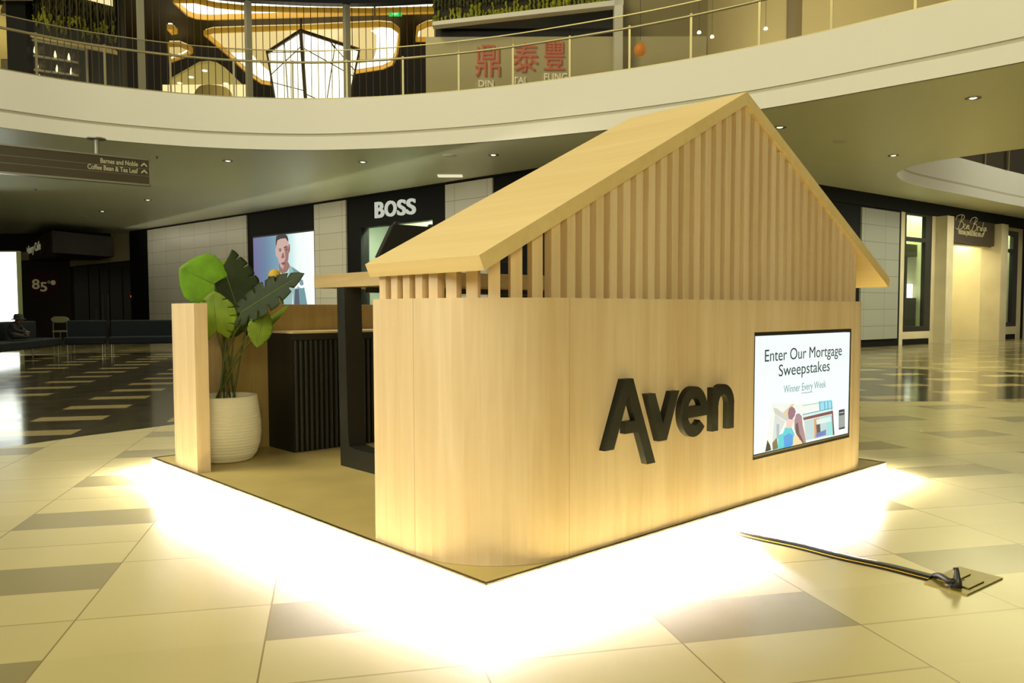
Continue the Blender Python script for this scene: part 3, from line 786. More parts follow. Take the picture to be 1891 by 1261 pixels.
# posts, as far apart as in the photograph (about 1.3 m)
def s_at_px(px):
    best = None
    for k in range(0, int(cum[-1]*40)):
        s = k/40; p, _ = pos(s); v = Vector((p.x, p.y, ZT+0.3))-CAM; z = v.dot(FW)
        if z <= 0: continue
        x = IW/2+FPX*v.dot(RT)/z
        if best is None or abs(x-px) < best[0]: best = (abs(x-px), s)
    return best[1]
post_s = sorted(s_at_px(px) for px in (66, 195, 316, 432, 540, 640, 745, 848, 948, 1052, 1163, 1277, 1401, 1537, 1691, 1860))
ext = [post_s[0]-1.4, *post_s, post_s[-1]+1.3]
for s in post_s:
    p, t = pos(s); nr = Vector((t.y, -t.x, 0))
    b = MB(); q0 = Vector((p.x, p.y, ZT+0.03))-t*0.02-nr*0.008
    b.obox(q0, t*0.04, nr*0.016, (0, 0, 0.78)); b.build('post', M_rail, rail)
for sa, sb in zip(ext, ext[1:]):
    sa = max(0, sa); m_ = 5
    P_ = [pos(sa+0.006+(sb-sa-0.012)*k/m_) for k in range(m_+1)]
    A_ = [Vector((p.x, p.y, ZT+0.03)) for p, _ in P_]; B_ = [Vector((p.x, p.y, 6.425)) for p, _ in P_]
    b = MB(); b.strip(A_, B_); b.build('glass_panel', M_bal, rail)

# second opening's railing, seen through the round ceiling cut on the right
rail2 = thing('balcony_railing', 'short stretch of glass railing seen up through the round ceiling opening at right', 'railing', (24, 6.4, ZT))
ps = [at(1788, 290, 22.9), at(1891, 318, 31.0)]
far = [h for h in H2 if h.y > 5.0 and h.x > 18.5]
b = MB(); ribbon(b, [Vector((p.x, p.y, 6.4)) for p in far], 0.03, 0.04); b.build('cap_rail', M_rail, rail2)
A_ = lift(far, ZT); B_ = lift(far, 6.4); b = MB(); b.strip(A_, B_); b.build('glass_panel', glass('smoky_glass', (0.25, 0.22, 0.16), 1.0), rail2)
for k in range(9):
    x = 20+1.7*k; y = 6.5-(x-21.2)*0.08 if x > 21.2 else 6.45
    b = MB(); b.box((x-0.03, y-0.02, ZT), (x+0.03, y+0.02, 6.4)); b.build('post', M_rail, rail2)
b = MB(); b.box((17.0, 8.0, ZT), (40, 8.2, 9.5)); struct(b.build('wall_upper_right', mat('upper_plaster_dim', (0.28, 0.24, 0.16), 0.7)))

# ceiling fittings
M_trim = mat('downlight_trim', (0.35, 0.34, 0.26), 0.25, 0.8)
M_lamp = emis('downlight_lamp', (1.0, 0.93, 0.74), 3.0)
DL = [((421, 297), 'recessed downlight in soffit above the leafy plant'),
      ((670, 299), 'recessed downlight in soffit above the black shop fascia, nearest balcony edge'),
      ((911, 286), 'recessed downlight in soffit just left of the kiosk roof slope'),
      ((1440, 235), 'recessed downlight in soffit just right of the kiosk roof peak'),
      ((1650, 287), 'recessed downlight in soffit near the round ceiling opening'),
      ((1797, 181), 'recessed downlight nearest the camera, in soffit at upper right'),
      ((273, 369), 'recessed downlight in soffit right of the hanging direction sign'),
      ((189, 390), 'recessed downlight in dim soffit below the hanging direction sign')]
for (px, py), lab in DL:
    p = on_z(px, py, ZC)
    t = thing('recessed_downlight', lab, 'ceiling light', (p.x, p.y, ZC), 'recessed soffit downlights')
    b = MB(); b.lathe([(0.085, -0.012), (0.115, -0.010), (0.118, 0.0), (0.085, 0.0)], p, 24); b.lathe([(0.085, -0.012), (0.07, -0.001)], p, 24); b.build('trim_ring', M_trim, t, smooth=True)
    b = MB(); b.lathe([(0.0, -0.014), (0.035, -0.012), (0.05, -0.006), (0.05, -0.0005)], p, 16); b.build('lamp', M_lamp, t, smooth=True)
for (px, py), lab in (((830, 287), 'flat pale ceiling speaker disc left of the kiosk roof slope'), ((1553, 260), 'flat pale ceiling speaker disc right of the kiosk roof peak'), ((154, 400), 'flat pale ceiling speaker disc in dim soffit at left')):
    p = on_z(px, py, ZC)
    b = MB(); b.lathe([(0.0, -0.02), (0.13, -0.018), (0.15, -0.008), (0.15, 0.0)], p, 28)
    tag(b.build('ceiling_speaker', mat('speaker_white', (0.72, 0.72, 0.6), 0.5), smooth=True), lab, 'ceiling speaker', 'round soffit speakers')
p = on_z(820, 326, ZC); b = MB(); b.obox((p.x-0.3, p.y-0.12, ZC-0.02), (0.45, -0.4, 0), (0.2, 0.22, 0), (0, 0, 0.02))
tag(b.build('emergency_light', emis('soffit_lamp', (1, 0.92, 0.66), 0.8)), 'small flat lit panel on soffit above the black shop fascia', 'ceiling light')
for (px, py), lab in (((66, 349), 'tiny dark sprinkler head in soffit below the hanging sign'), ((123, 409), 'tiny sprinkler head in dim soffit at far left'), ((290, 289), 'tiny sprinkler head in soffit at right end of hanging sign')):
    p = on_z(px, py, ZC); b = MB(); b.lathe([(0.0, -0.05), (0.03, -0.045), (0.03, -0.04), (0.01, -0.035), (0.012, -0.008), (0.04, -0.006), (0.04, 0)], p, 12)
    tag(b.build('sprinkler', M_trim, smooth=True), lab, 'sprinkler', 'soffit sprinklers')

# ------------------------------------------------------------------ store block: two street faces meeting behind the kiosk
class Face:
    """a vertical wall plane with its own s (along) and z coordinates; out = towards the shopper"""
    def __init__(s, p, d, out):
        s.p = Vector(p); s.d = Vector(d).normalized(); s.n = Vector(out).normalized()
    def sz(s, px, py):
        q = on_plane(px, py, s.p, s.n); return (q-s.p).dot(s.d), q.z
    def S(s, px, py=573): return s.sz(px, py)[0]
    def Z(s, px, py): return s.sz(px, py)[1]
    def P(s, a, z, o=0.0): return s.p+s.d*a+s.n*o+Vector((0, 0, z))
    def box(s, mb, a0, a1, z0, z1, o0, o1, mi=0):
        a0, a1 = min(a0, a1), max(a0, a1)
        return mb.obox(s.P(a0, z0, o0), s.d*(a1-a0), s.n*(o1-o0), (0, 0, z1-z0), mi)
dirL = Vector((-2.05, 20.5, 0)).normalized(); nL = Vector((-dirL.y, dirL.x, 0))
corner = Vector((11.72, 8.82, 0))
FL = Face(corner, dirL, nL if nL.x < 0 else -nL)
dirR = Vector((math.cos(math.radians(-4.94)), math.sin(math.radians(-4.94)), 0))
FR = Face(corner, dirR, Vector((dirR.y, -dirR.x, 0)))
def panel_tile(name, col, s_w, z_h, gap=0.006):
    """ceramic panels with thin joints, brick texture in wall coordinates"""
    m = bpy.data.materials.new(name); m.use_nodes = True; nt = m.node_tree; b = nt.nodes['Principled BSDF']; N = nt.nodes.new; L = nt.links.new
    tc = N('ShaderNodeTexCoord'); br = N('ShaderNodeTexBrick'); br.offset = 0.0
    br.inputs['Scale'].default_value = 1.0; br.inputs['Mortar Size'].default_value = gap; br.inputs['Brick Width'].default_value = s_w; br.inputs['Row Height'].default_value = z_h
    br.inputs['Mortar Smooth'].default_value = 0.1
    br.inputs['Color1'].default_value = (*col, 1); br.inputs['Color2'].default_value = (*[c*0.94 for c in col], 1); br.inputs['Mortar'].default_value = (*[c*0.3 for c in col], 1)
    L(tc.outputs['UV'], br.inputs['Vector']); L(br.outputs['Color'], b.inputs['Base Color']); b.inputs['Roughness'].default_value = 0.35
    return m
M_tile = panel_tile('pale_ceramic_panels', (0.62, 0.60, 0.50), 1.15, 0.485)
def uv_wall(o, F, s0=0.0, z0=0.0):
    me = o.data; uv = me.uv_layers.new(name='UVMap')
    for l in me.loops:
        co = me.vertices[l.vertex_index].co; q = co-F.p
        uv.data[l.index].uv = (q.dot(F.d)-s0, co.z-z0)
wl = sroot('wall_left', corner)
def wpart(name, F, m, a0, a1, z0, z1, o0, o1, parent, bevel=0, uv=False):
    b = MB(); F.box(b, a0, a1, z0, z1, o0, o1); o = b.build(name, m, parent, bevel=bevel)
    if uv: uv_wall(o, F, min(a0, a1)+0.17, z0-0.1)
    return o
# left face, from the hidden corner back to the cafe
sE = FL.S(252)+0.3
sA, sB = FL.S(460), FL.S(278)           # long tile wall
sC, sD = FL.S(585), FL.S(643)           # tile pier
sE1, sE2 = FL.S(826), FL.S(912)         # next tile pier
zt = FL.Z(643, 368)
wW0, wW1, wZ1 = FL.S(800), FL.S(668), FL.Z(668, 420)      # shop window
for a0, a1, z0, z1 in ((0, wW0, 0, ZC), (wW1, sE, 0, ZC), (wW0, wW1, wZ1, ZC), (wW0, wW1, 0, 0.15)):
    wpart('black_cladding', FL, M_blackwall, a0, a1, z0, z1, -0.3, 0.0, wl)
wpart('black_cladding', FL, M_blackwall, 0, sE, zt, ZC, 0.0, 0.06, wl)
for a0, a1 in ((sA, sB), (sD, sC), (sE2, sE1)):
    wpart('tile_panel', FL, M_tile, a0, a1, 0.12, zt-0.02, 0.0, 0.05, wl, uv=True)
wpart('black_pilaster', FL, M_blackwall, sB, sE, 0, zt, 0.0, 0.08, wl)
# lit advertising picture
adv = thing('advertising_lightbox', 'tall lit poster of a young man in pale jacket on dark shop wall', 'lightbox', FL.P(FL.S(530), 0.3, 0.06))
aL, aR = FL.S(473), FL.S(584.5); azt = 3.0
zbot = 0.35
def ad(px, py, o): 
    a, z = FL.sz(px, py); return FL.P(a, z, o)
ztop = FL.Z(530, 433)
wpart('frame', FL, M_black, aL+0.03, aR-0.02, zbot-0.05, ztop+0.05, 0.0, 0.055, adv)
pm = bpy.data.materials.new('poster_backdrop'); pm.use_nodes = True; nt = pm.node_tree; bs = nt.nodes['Principled BSDF']
tc = nt.nodes.new('ShaderNodeTexCoord'); sx_ = nt.nodes.new('ShaderNodeSeparateXYZ'); rp = nt.nodes.new('ShaderNodeValToRGB')
nt.links.new(tc.outputs['UV'], sx_.inputs[0]); nt.links.new(sx_.outputs[0], rp.inputs[0]); nt.links.new(rp.outputs[0], bs.inputs['Emission Color'])
bs.inputs['Base Color'].default_value = (0.02, 0.02, 0.02, 1); bs.inputs['Emission Strength'].default_value = 1.0
cr = rp.color_ramp
for p_, c_ in ((0.0, (112, 108, 150)), (0.2, (104, 128, 158)), (0.42, (120, 160, 180)), (0.6, (190, 226, 226)), (0.75, (240, 252, 248)), (1.0, (252, 255, 252))):
    e_ = cr.elements.new(p_) if p_ not in (0.0, 1.0) else cr.elements[0 if p_ == 0.0 else -1]
    e_.color = (*lin(*c_), 1)
o = wpart('picture', FL, pm, aL, aR, zbot, ztop, 0.055, 0.060, adv)
uvl = o.data.uv_layers.new(name='UVMap')
for l in o.data.loops:
    co = o.data.vertices[l.vertex_index].co; a = (co-FL.p).dot(FL.d); uvl.data[l.index].uv = ((a-aL)/(aR-aL), (co.z-zbot)/(ztop-zbot))
def apoly(name, pts, col, lay):
    b = MB(); b.prism([ad(x, y, 0.060+0.0035*lay) for x, y in pts], FL.n*-0.003)
    return b.build(name, emis('ad_%d_%d_%d' % col, lin(*col), 1.0), adv)
T_ = lambda pts: [(460+x/8.407, 420+y/8.407) for x, y in pts]
low = 1290
apoly('picture_jacket', T_([(490,640),(430,690),(395,780),(350,900),(330,low),(690,low),(700,980),(720,low),(945,low),(905,1050),(850,760),(810,690),(690,610),(640,590)]), (150,185,182), 1)
apoly('picture_jacket_shade', T_([(690,610),(810,690),(850,760),(945,low),(830,low),(800,900),(740,760)]), (112,150,160), 2)
apoly('picture_trousers', T_([(740,960),(800,950),(825,low),(725,low)]), (84,92,108), 3)
apoly('picture_shirt', T_([(500,690),(560,660),(650,640),(640,700),(590,790),(560,low),(480,low)]), (206,226,220), 3)
apoly('picture_neck', T_([(488,560),(500,690),(545,720),(620,690),(665,600),(640,540)]), (150,112,104), 4)
apoly('picture_ear', T_([(438,330),(455,325),(478,460),(462,465),(445,420)]), (196,178,178), 4)
apoly('picture_ear', T_([(645,262),(662,265),(664,360),(650,400),(640,380)]), (120,78,72), 4)
apoly('picture_face', T_([(455,210),(500,180),(600,165),(640,200),(650,300),(648,400),(640,500),(610,600),(560,650),(520,610),(490,520),(465,430),(452,330)]), (204,170,160), 5)
apoly('picture_face_shade', T_([(575,300),(650,300),(648,420),(640,510),(610,600),(565,648),(575,540),(600,470),(590,400)]), (160,112,104), 6)
apoly('picture_hair', T_([(448,200),(455,140),(500,115),(580,100),(625,130),(642,190),(640,225),(600,168),(520,178),(470,205),(456,290),(450,280)]), (58,52,54), 6)
for pts in ([(482,345),(510,328),(540,338),(535,350),(505,342)], [(575,310),(620,285),(632,295),(600,312),(578,325)]):
    apoly('picture_brow', T_(pts), (60,45,44), 7)
for pts in ([(495,362),(520,352),(535,365),(515,378)], [(590,345),(615,332),(630,342),(610,356)]):
    apoly('picture_eye', T_(pts), (70,60,66), 7)
apoly('picture_nose', T_([(555,400),(570,395),(585,470),(545,485),(535,465)]), (142,100,94), 7)
apoly('picture_mouth', T_([(530,555),(565,540),(600,548),(590,575),(550,582)]), (128,78,80), 7)
bl = MB()
z0_ = FL.Z(556, 532); 
for ch, px, sz_ in (('B', 548, 1.0), ('O', 561.5, 1.0)):
    pass
tx = text('BO', 0.70, 0.004, 0.03)
a0, zz0 = FL.sz(544, 531.5); a1, _ = FL.sz(569.5, 530)
k = abs(a1-a0)/width(tx); vs, fs = tx
put_text(bl, ([Vector((v.x*k, v.y*(FL.Z(556, 513)-FL.Z(556, 532))/0.51, v.z)) for v in vs], fs), FL.P((a0+a1)/2, zz0, 0.092), -FL.d, (0,0,1), FL.n)
bl.build('lettering', emis('ad_white', (1, 1, 1), 1.0), adv, label='white letters across the jacket')
# shop window and name over it
w1 = sroot('window_1', FL.P(wW0, 0.15))
M_sg = glass('shop_glass', (0.93, 0.97, 0.92), 0.8)
wpart('pane', FL, M_sg, wW0, wW1, 0.15, wZ1, -0.10, -0.09, w1)
M_iw = panel_tile('shop_inner_wall', (0.55, 0.62, 0.52), 1.0, 1.0, 0.008)
o = wpart('display_backdrop', FL, M_iw, wW0-1.0, wW1+1.0, 0.0, wZ1+0.3, -2.2, -2.1, w1); uv_wall(o, FL)
wpart('display_ceiling', FL, mat('shop_ceiling', (0.7, 0.7, 0.55), 0.6), wW0-1.0, wW1+1.0, wZ1+0.3, wZ1+0.4, -2.2, -0.3, w1)
wpart('display_side', FL, M_iw, wW1+0.9, wW1+1.0, 0.0, wZ1+0.3, -2.2, -0.3, w1); wpart('display_side', FL, M_iw, wW0-1.0, wW0-0.9, 0.0, wZ1+0.3, -2.2, -0.3, w1)
q = FL.P(FL.S(693), wZ1+0.27, -0.9)
b = MB(); b.obox(q-FL.d*0.35, FL.d*0.7, FL.n*0.16, (0, 0, 0.025)); tag(b.build('shop_ceiling_lamp', emis('shop_lamp', (1, 0.95, 0.6), 2.5)), 'small bright ceiling lamp inside shop window under the bold white sign letters', 'ceiling light')
area('shop_window_light', FL.P((wW0+wW1)/2, wZ1+0.26, -0.55), FL.P((wW0+wW1)/2, 0, -1.6), 3.0, 0.25, 420, (0.95, 1.0, 0.78))
b = MB(); bx = FL.P(FL.S(692), 0.15, -0.8)
b.lathe([(0.0,0.0),(0.25,0),(0.25,0.03),(0.05,0.05),(0.05,0.62),(0.11,0.72),(0.16,0.9),(0.19,1.05),(0.17,1.16),(0.07,1.2),(0.06,1.28),(0.09,1.34),(0.1,1.44),(0.07,1.52),(0.0,1.55)], bx, 20)
tag(b.build('mannequin_torso', mat('mannequin_dark', (0.05, 0.05, 0.045), 0.5), smooth=True), 'small dark mannequin bust behind shop glass, half hidden by kiosk counter', 'mannequin')
sg = thing('shop_sign', 'bold white shop name letters on black fascia behind the kiosk roof', 'sign', FL.P(FL.S(733), FL.Z(733, 385), 0.02))
vs_ = []
for ch, pa, pb in (('B', 696.5, 712.5), ('O', 714.5, 735), ('S', 737.5, 752.5), ('S', 754.5, 770.5)):
    tx = text(ch, 1.0, 0.05, 0.022)
    vs, fs = tx; xs = [v.x for v in vs]; ys = [v.y for v in vs]
    pm_ = (pa+pb)/2; a0, a1 = FL.S(pa), FL.S(pb)
    yb = 402-(pm_-704)*0.105; yt = yb-29.5
    zb, zt_ = FL.Z(pm_, yb), FL.Z(pm_, yt)
    kx = abs(a1-a0)/(max(xs)-min(xs)); kz = (zt_-zb)/(max(ys)-min(ys))
    b = MB(); put_text(b, ([Vector(((v.x-min(xs))*kx, (v.y-min(ys))*kz, v.z)) for v in vs], fs), FL.P(a0, zb, 0.005), -FL.d, (0,0,1), FL.n)
    b.build('letter', emis('sign_letters', lin(196, 200, 184), 0.9), sg)

# right face
wr = sroot('wall_right', corner)
Rs = lambda px, py=560: FR.S(px, py)
r0, r1, r2, r3, r4, r5, r6, r7 = Rs(1586), Rs(1655), Rs(1661), Rs(1737), Rs(1826), Rs(1840), Rs(1885), Rs(1889)
ztR = 4.02
M_stone = mat('limestone', (0.52, 0.46, 0.28), 0.5, noise=0.10, nscale=1.5)
wz0, wz1 = FR.Z(1690, 612), FR.Z(1690, 388)
wz0b, wz1b = FR.Z(1857, 603), FR.Z(1857, 425)
q0, q1 = Rs(1668), Rs(1718); q2, q3 = Rs(1837), Rs(1877)
dz = FR.Z(1780, 452)
def wr_box(m, a0, a1, z0, z1, o0=-0.3, o1=0.0, name='wall_panel', uv=False): return wpart(name, FR, m, a0, a1, z0, z1, o0, o1, wr, uv=uv)
wr_box(M_blackwall, 0, r2, 0, ZC, name='black_cladding'); wr_box(M_blackwall, r2, 60, ztR, ZC, -0.3, 0.05, name='black_header')
wr_box(M_blackwall, 0, r2, ztR, ZC, 0.0, 0.05, name='black_header')
wr_box(panel_tile('grey_ceramic_panels', (0.27, 0.28, 0.23), 1.15, 0.485), r0, r1, 0.22, ztR-0.05, 0.0, 0.05, 'tile_panel', True)
for a0, a1, z0, z1 in ((r2, q0, 0, ztR), (q1, r3, 0, ztR), (q0, q1, 0, wz0), (q0, q1, wz1, ztR), (r4, q2, 0, ztR), (q3, r6, 0, ztR), (q2, q3, 0, wz0b), (q2, q3, wz1b, ztR), (r3, r4, dz, ztR), (r7, r7+8, 0, ztR)):
    wr_box(M_stone, a0, a1, z0, z1, name='stone_surround')
wr_box(M_stone, Rs(1718)+0.25, r3, 0, ztR, 0.0, 0.35, 'stone_pier'); wr_box(M_stone, r4, r4+0.55, 0, ztR, 0.0, 0.35, 'stone_pier')
wr_box(M_blackwall, r6, r7, 0, ztR, -0.3, 0.02, 'black_cladding')
for a0, a1 in ((q0, q1), (q2, q3)): wr_box(M_blackwall, a0, a1-0.1, 0.0, 0.18, 0.0, 0.02, 'black_skirting')
M_frame2 = mat('black_window_frame', (0.012, 0.012, 0.01), 0.4)
def shopwin(name, a0, a1, z0, z1, zt_, lf=2.5):
    w = sroot(name, FR.P(a0, z0))
    for x in ((a0, a0+0.10, z0, z1), (a1-0.42, a1, z0, z1), (a0+0.10, a1-0.42, z0, z0+0.16), (a0+0.10, a1-0.42, z1-0.16, z1), (a0+0.10, a1-0.42, zt_-0.06, zt_+0.06)):
        wpart('window_frame', FR, M_frame2, *x, -0.12, 0.0, w)
    wpart('pane', FR, M_sg, a0+0.10, a1-0.42, z0+0.16, z1-0.16, -0.07, -0.06, w)
    wpart('display_backdrop', FR, mat('jewel_back', (0.55, 0.56, 0.40), 0.6), a0-lf, a1+0.2, 0, z1+0.3, -2.3, -2.2, w)
    wpart('display_side', FR, mat('jewel_side', (0.55, 0.54, 0.36), 0.6), a1+0.1, a1+0.2, 0, z1+0.3, -2.2, -0.3, w)
    wpart('display_side', FR, mat('jewel_side', (0.55, 0.54, 0.36), 0.6), a0-lf, a0-lf+0.1, 0, z1+0.3, -2.2, -0.3, w)
    wpart('display_ceiling', FR, mat('jewel_ceiling', (0.5, 0.5, 0.4), 0.6), a0-lf, a1+0.2, z1+0.3, z1+0.4, -2.3, -0.3, w)
    wpart('display_floor', FR, M_stone, a0-lf, a1+0.2, z0-0.1, z0, -2.3, -0.3, w)
    return w
w2 = shopwin('window_2', q0, q1, wz0, wz1, FR.Z(1690, 442)); w3 = shopwin('window_3', q2, q3, wz0b, wz1b, FR.Z(1857, 462), 0.25)
FI = Face(corner-FR.n*0.55, dirR, FR.n); FD = Face(corner-FR.n*1.5, dirR, FR.n)
Is = lambda px: FI.S(px, 560)
for a0, a1, z0, lab, es in ((Is(1652), Is(1693), wz0, 'brightly lit jewellery showcase with dark base in left shop window', 5.0), (Is(1828), Is(1852), wz0b, 'dim jewellery showcase in right shop window', 0.25)):
    t = thing('jewellery_showcase', lab, 'showcase', FR.P((a0+a1)/2, z0, -0.8), 'showcases in the shop windows')
    zb = z0+1.05; zt_ = z0+2.75
    wpart('base', FR, mat('showcase_base', (0.03, 0.022, 0.012), 0.4), a0, a1, z0, zb, -1.2, -0.5, t)
    wpart('top', FR, mat('showcase_base', (0.03, 0.022, 0.012), 0.4), a0, a1, zt_-0.38, zt_, -1.2, -0.5, t)
    for a in (a0, Is(1669) if es > 1 else (a0+a1)/2, a1-0.07): wpart('upright', FR, M_frame2, a, a+0.07, zb, zt_-0.38, -0.57, -0.5, t)
    wpart('lit_panel', FR, emis('showcase_glow_%d' % int(es*100), (0.95, 1.0, 0.60), 0.55 if es > 1 else 0.05), a0+0.07, a1-0.07, zb, zt_-0.38, -1.2, -1.15, t)
    wpart('lit_tray', FR, emis('tray_glow_%d' % int(es*100), (1.0, 1.0, 0.80), es/2), a0+0.07, a1-0.07, zb, zb+0.45 if es > 1 else zb+0.05, -1.15, -0.62, t)
area('window_light', FR.P((q0+q1)/2, wz1+0.26, -0.5), FR.P((q0+q1)/2, 0, -1.6), 2.0, 0.3, 150, (0.9, 1.0, 0.55))
area('window_light', FR.P((q2+q3)/2, wz1b+0.26, -0.5), FR.P((q2+q3)/2, 0, -1.6), 2.0, 0.3, 60, (0.9, 1.0, 0.75))
# recessed entrance with black-framed door
M_cream = mat('cream_wall', (0.68, 0.60, 0.36), 0.5, noise=0.05, nscale=1.0)
ent = sroot('wall_entrance', FR.P(r3, 0))
wpart('recess_back', FR, M_cream, r3-0.3, r4+0.3, 0, dz+0.3, -1.7, -1.6, ent)
wpart('recess_side', FR, M_cream, r4+0.0, r4+0.1, 0, dz+0.3, -1.6, -0.3, ent); wpart('recess_side', FR, M_cream, r3-0.1, r3, 0, dz+0.3, -1.6, -0.3, ent)
wpart('recess_ceiling', FR, M_cream, r3, r4, dz+0.25, dz+0.3, -1.6, -0.3, ent)
d1 = sroot('door_1', FR.P(r3+0.3, 0))
dtop = FR.Z(1750, 462)
da, db = FD.S(1737, 560)-0.5, FD.S(1760, 560)
for a0, a1 in ((FD.S(1741, 560), FD.S(1748, 560)), (FD.S(1753, 560), FD.S(1760, 560))):
    wpart('door_frame', FR, M_frame2, a0, a1, 0, dtop, -1.6, -1.5, d1)
wpart('door_frame', FR, M_frame2, da, db, dtop, dtop+0.12, -1.6, -1.5, d1)
wpart('door_glass', FR, emis('door_glow', (0.85, 0.85, 0.62), 0.35), FD.S(1748, 560), FD.S(1753, 560), 0.1, dtop, -1.58, -1.55, d1)
area('entrance_light', FR.P((r3+r4)/2+0.5, dz+0.2, -0.9), FR.P((r3+r4)/2+0.5, 0, -1.1), 3.0, 0.6, 75, (1.0, 0.90, 0.55))
# script sign
sg2 = thing('shop_sign', 'brown sign panel with pale cursive lettering over recessed shop entrance at right', 'sign', FR.P((r3+r4)/2, dz, 0.2))
wpart('sign_panel', FR, mat('brown_sign', (0.040, 0.028, 0.014), 0.5), r3-0.02, r4+0.0, FR.Z(1780, 450), ztR+0.02, -0.02, 0.12, sg2)
M_script = mat('pale_script', lin(190, 180, 135), 0.6)
def script(strokes, sc=7.418, ox=1640, oy=270, r=0.014):
    for st in strokes:
        P_ = catmull([FR.P(*FR.sz(ox+x/sc, oy+y/sc), 0.15) for x, y in st], 5)
        b = MB(); b.tube(P_, r, 6); b.build('script_stroke', M_script, sg2)
script([[(948,960),(925,1040),(900,1110),(880,1145),(858,1120)], [(858,1020),(880,965),(930,945),(970,955),(975,990),(935,1030),(905,1035),(955,1045),(965,1090),(940,1135),(905,1140),(895,1120)],
        [(955,1115),(985,1095),(990,1075),(972,1075),(965,1110),(985,1140),(1008,1110)], [(1008,1140),(1018,1085),(1008,1120),(1030,1090),(1040,1095),(1028,1135),(1045,1130)],
        [(1135,1000),(1115,1070),(1090,1130),(1068,1170),(1048,1145)], [(1055,1060),(1075,1005),(1115,980),(1150,990),(1155,1020),(1120,1060),(1095,1065),(1140,1075),(1150,1120),(1125,1165),(1095,1170),(1085,1150)],
        [(1155,1165),(1165,1110),(1185,1115),(1190,1110)], [(1192,1165),(1202,1118)], [(1242,1050),(1222,1130),(1218,1165),(1205,1160),(1212,1130),(1228,1128)],
        [(1262,1125),(1245,1125),(1238,1160),(1252,1165),(1268,1120),(1240,1220),(1222,1245),(1215,1225),(1245,1190)], [(1262,1165),(1280,1135),(1272,1125),(1260,1155),(1285,1165)]])
a0, zz0 = FR.sz(1640+905/7.418, 270+1205/7.418); a1, zz1 = FR.sz(1640+1210/7.418, 270+1245/7.418)
tx = text('PERSONAL JEWELER SINCE 1912', 0.19, 0.01, 0.004, align='LEFT'); k = (a1-a0)/width(tx)
b = MB(); put_text(b, ([Vector((v.x*k, v.y, v.z)) for v in tx[0]], tx[1]), FR.P(a0, zz0, 0.125), (FR.P(a1, zz1)-FR.P(a0, zz0)).normalized(), (0, 0, 1), FR.n)
b.build('small_lettering', M_script, sg2)

# ------------------------------------------------------------------ hanging direction sign
hs = thing('direction_sign', 'long brown hanging direction sign with pale shop names and arrows, under the soffit', 'sign', at(183, 300, 15.6))
hA, hB = at(277.5, 292, 16.0), at(0, 262, 14.45)
hB = hA+(hB-hA)*1.35; hd = (hB-hA); hd.z = 0; hl = hd.length; hd.normalize(); hn = Vector((hd.y, -hd.x, 0))
if hn.dot(CAM-hA) < 0: hn = -hn
HF = Face(Vector((hA.x, hA.y, 0)), hd, hn)
ht, hb = 4.10, 3.57
M_sframe = mat('sign_frame_metal', (0.32, 0.32, 0.25), 0.35, 0.6); M_spanel = mat('sign_brown_panel', (0.060, 0.046, 0.024), 0.4)
b = MB()
for a0, a1, z0, z1 in ((0, hl, ht-0.03, ht), (0, hl, hb, hb+0.035), (0, 0.03, hb, ht), (hl-0.03, hl, hb, ht)): HF.box(b, a0, a1, z0, z1, -0.10, 0.012)
b.build('frame', M_sframe, hs)
b = MB(); HF.box(b, 0.02, hl-0.02, hb+0.02, ht-0.02, -0.09, 0.0); b.build('panel', M_spanel, hs)
for z in (ht-0.20, ht-0.335):
    b = MB(); HF.box(b, 0.03, hl-0.03, z-0.004, z+0.002, 0.0, 0.003); b.build('divider_line', M_sframe, hs)
hp = at(183, 285, 15.3); s_ = (Vector((hp.x, hp.y, 0))-HF.p).dot(hd)
for sx2 in (s_, s_+1.9):
    b = MB(); c = HF.P(sx2, 0, -0.05); b.tube([(c.x, c.y, ht), (c.x, c.y, ZC)], 0.045, 12); b.lathe([(0.17, -0.0), (0.17, -0.02), (0.045, -0.03)], (c.x, c.y, ZC), 20); b.build('hanger_post', M_sframe, hs)
M_stxt = mat('sign_pale_text', lin(190, 185, 150), 0.5, emit=lin(190, 185, 150), es=0.06)
for s, z, px0, px1 in (('Barnes and Noble', ht-0.165, 185, 254), ('Coffee Bean & Tea Leaf', ht-0.300, 161, 254)):
    tx = text(s, 0.13, 0.004, 0.002, align='LEFT'); a0, a1 = HF.S(px0, 300), HF.S(px1, 305); k = abs(a0-a1)/width(tx)
    b = MB(); put_text(b, ([Vector((v.x*k, v.y, v.z)) for v in tx[0]], tx[1]), HF.P(a0, z, 0.001), -hd, (0, 0, 1), hn); b.build('lettering', M_stxt, hs)
    ac = HF.S(266, 305); b = MB()
    for sg_ in (-1, 1): b.prism([HF.P(ac, z+0.085, 0.001), HF.P(ac, z+0.05, 0.001), HF.P(ac+sg_*0.055, z, 0.001), HF.P(ac+sg_*0.055, z+0.035, 0.001)], hn*0.004)
    b.build('arrow', M_stxt, hs)

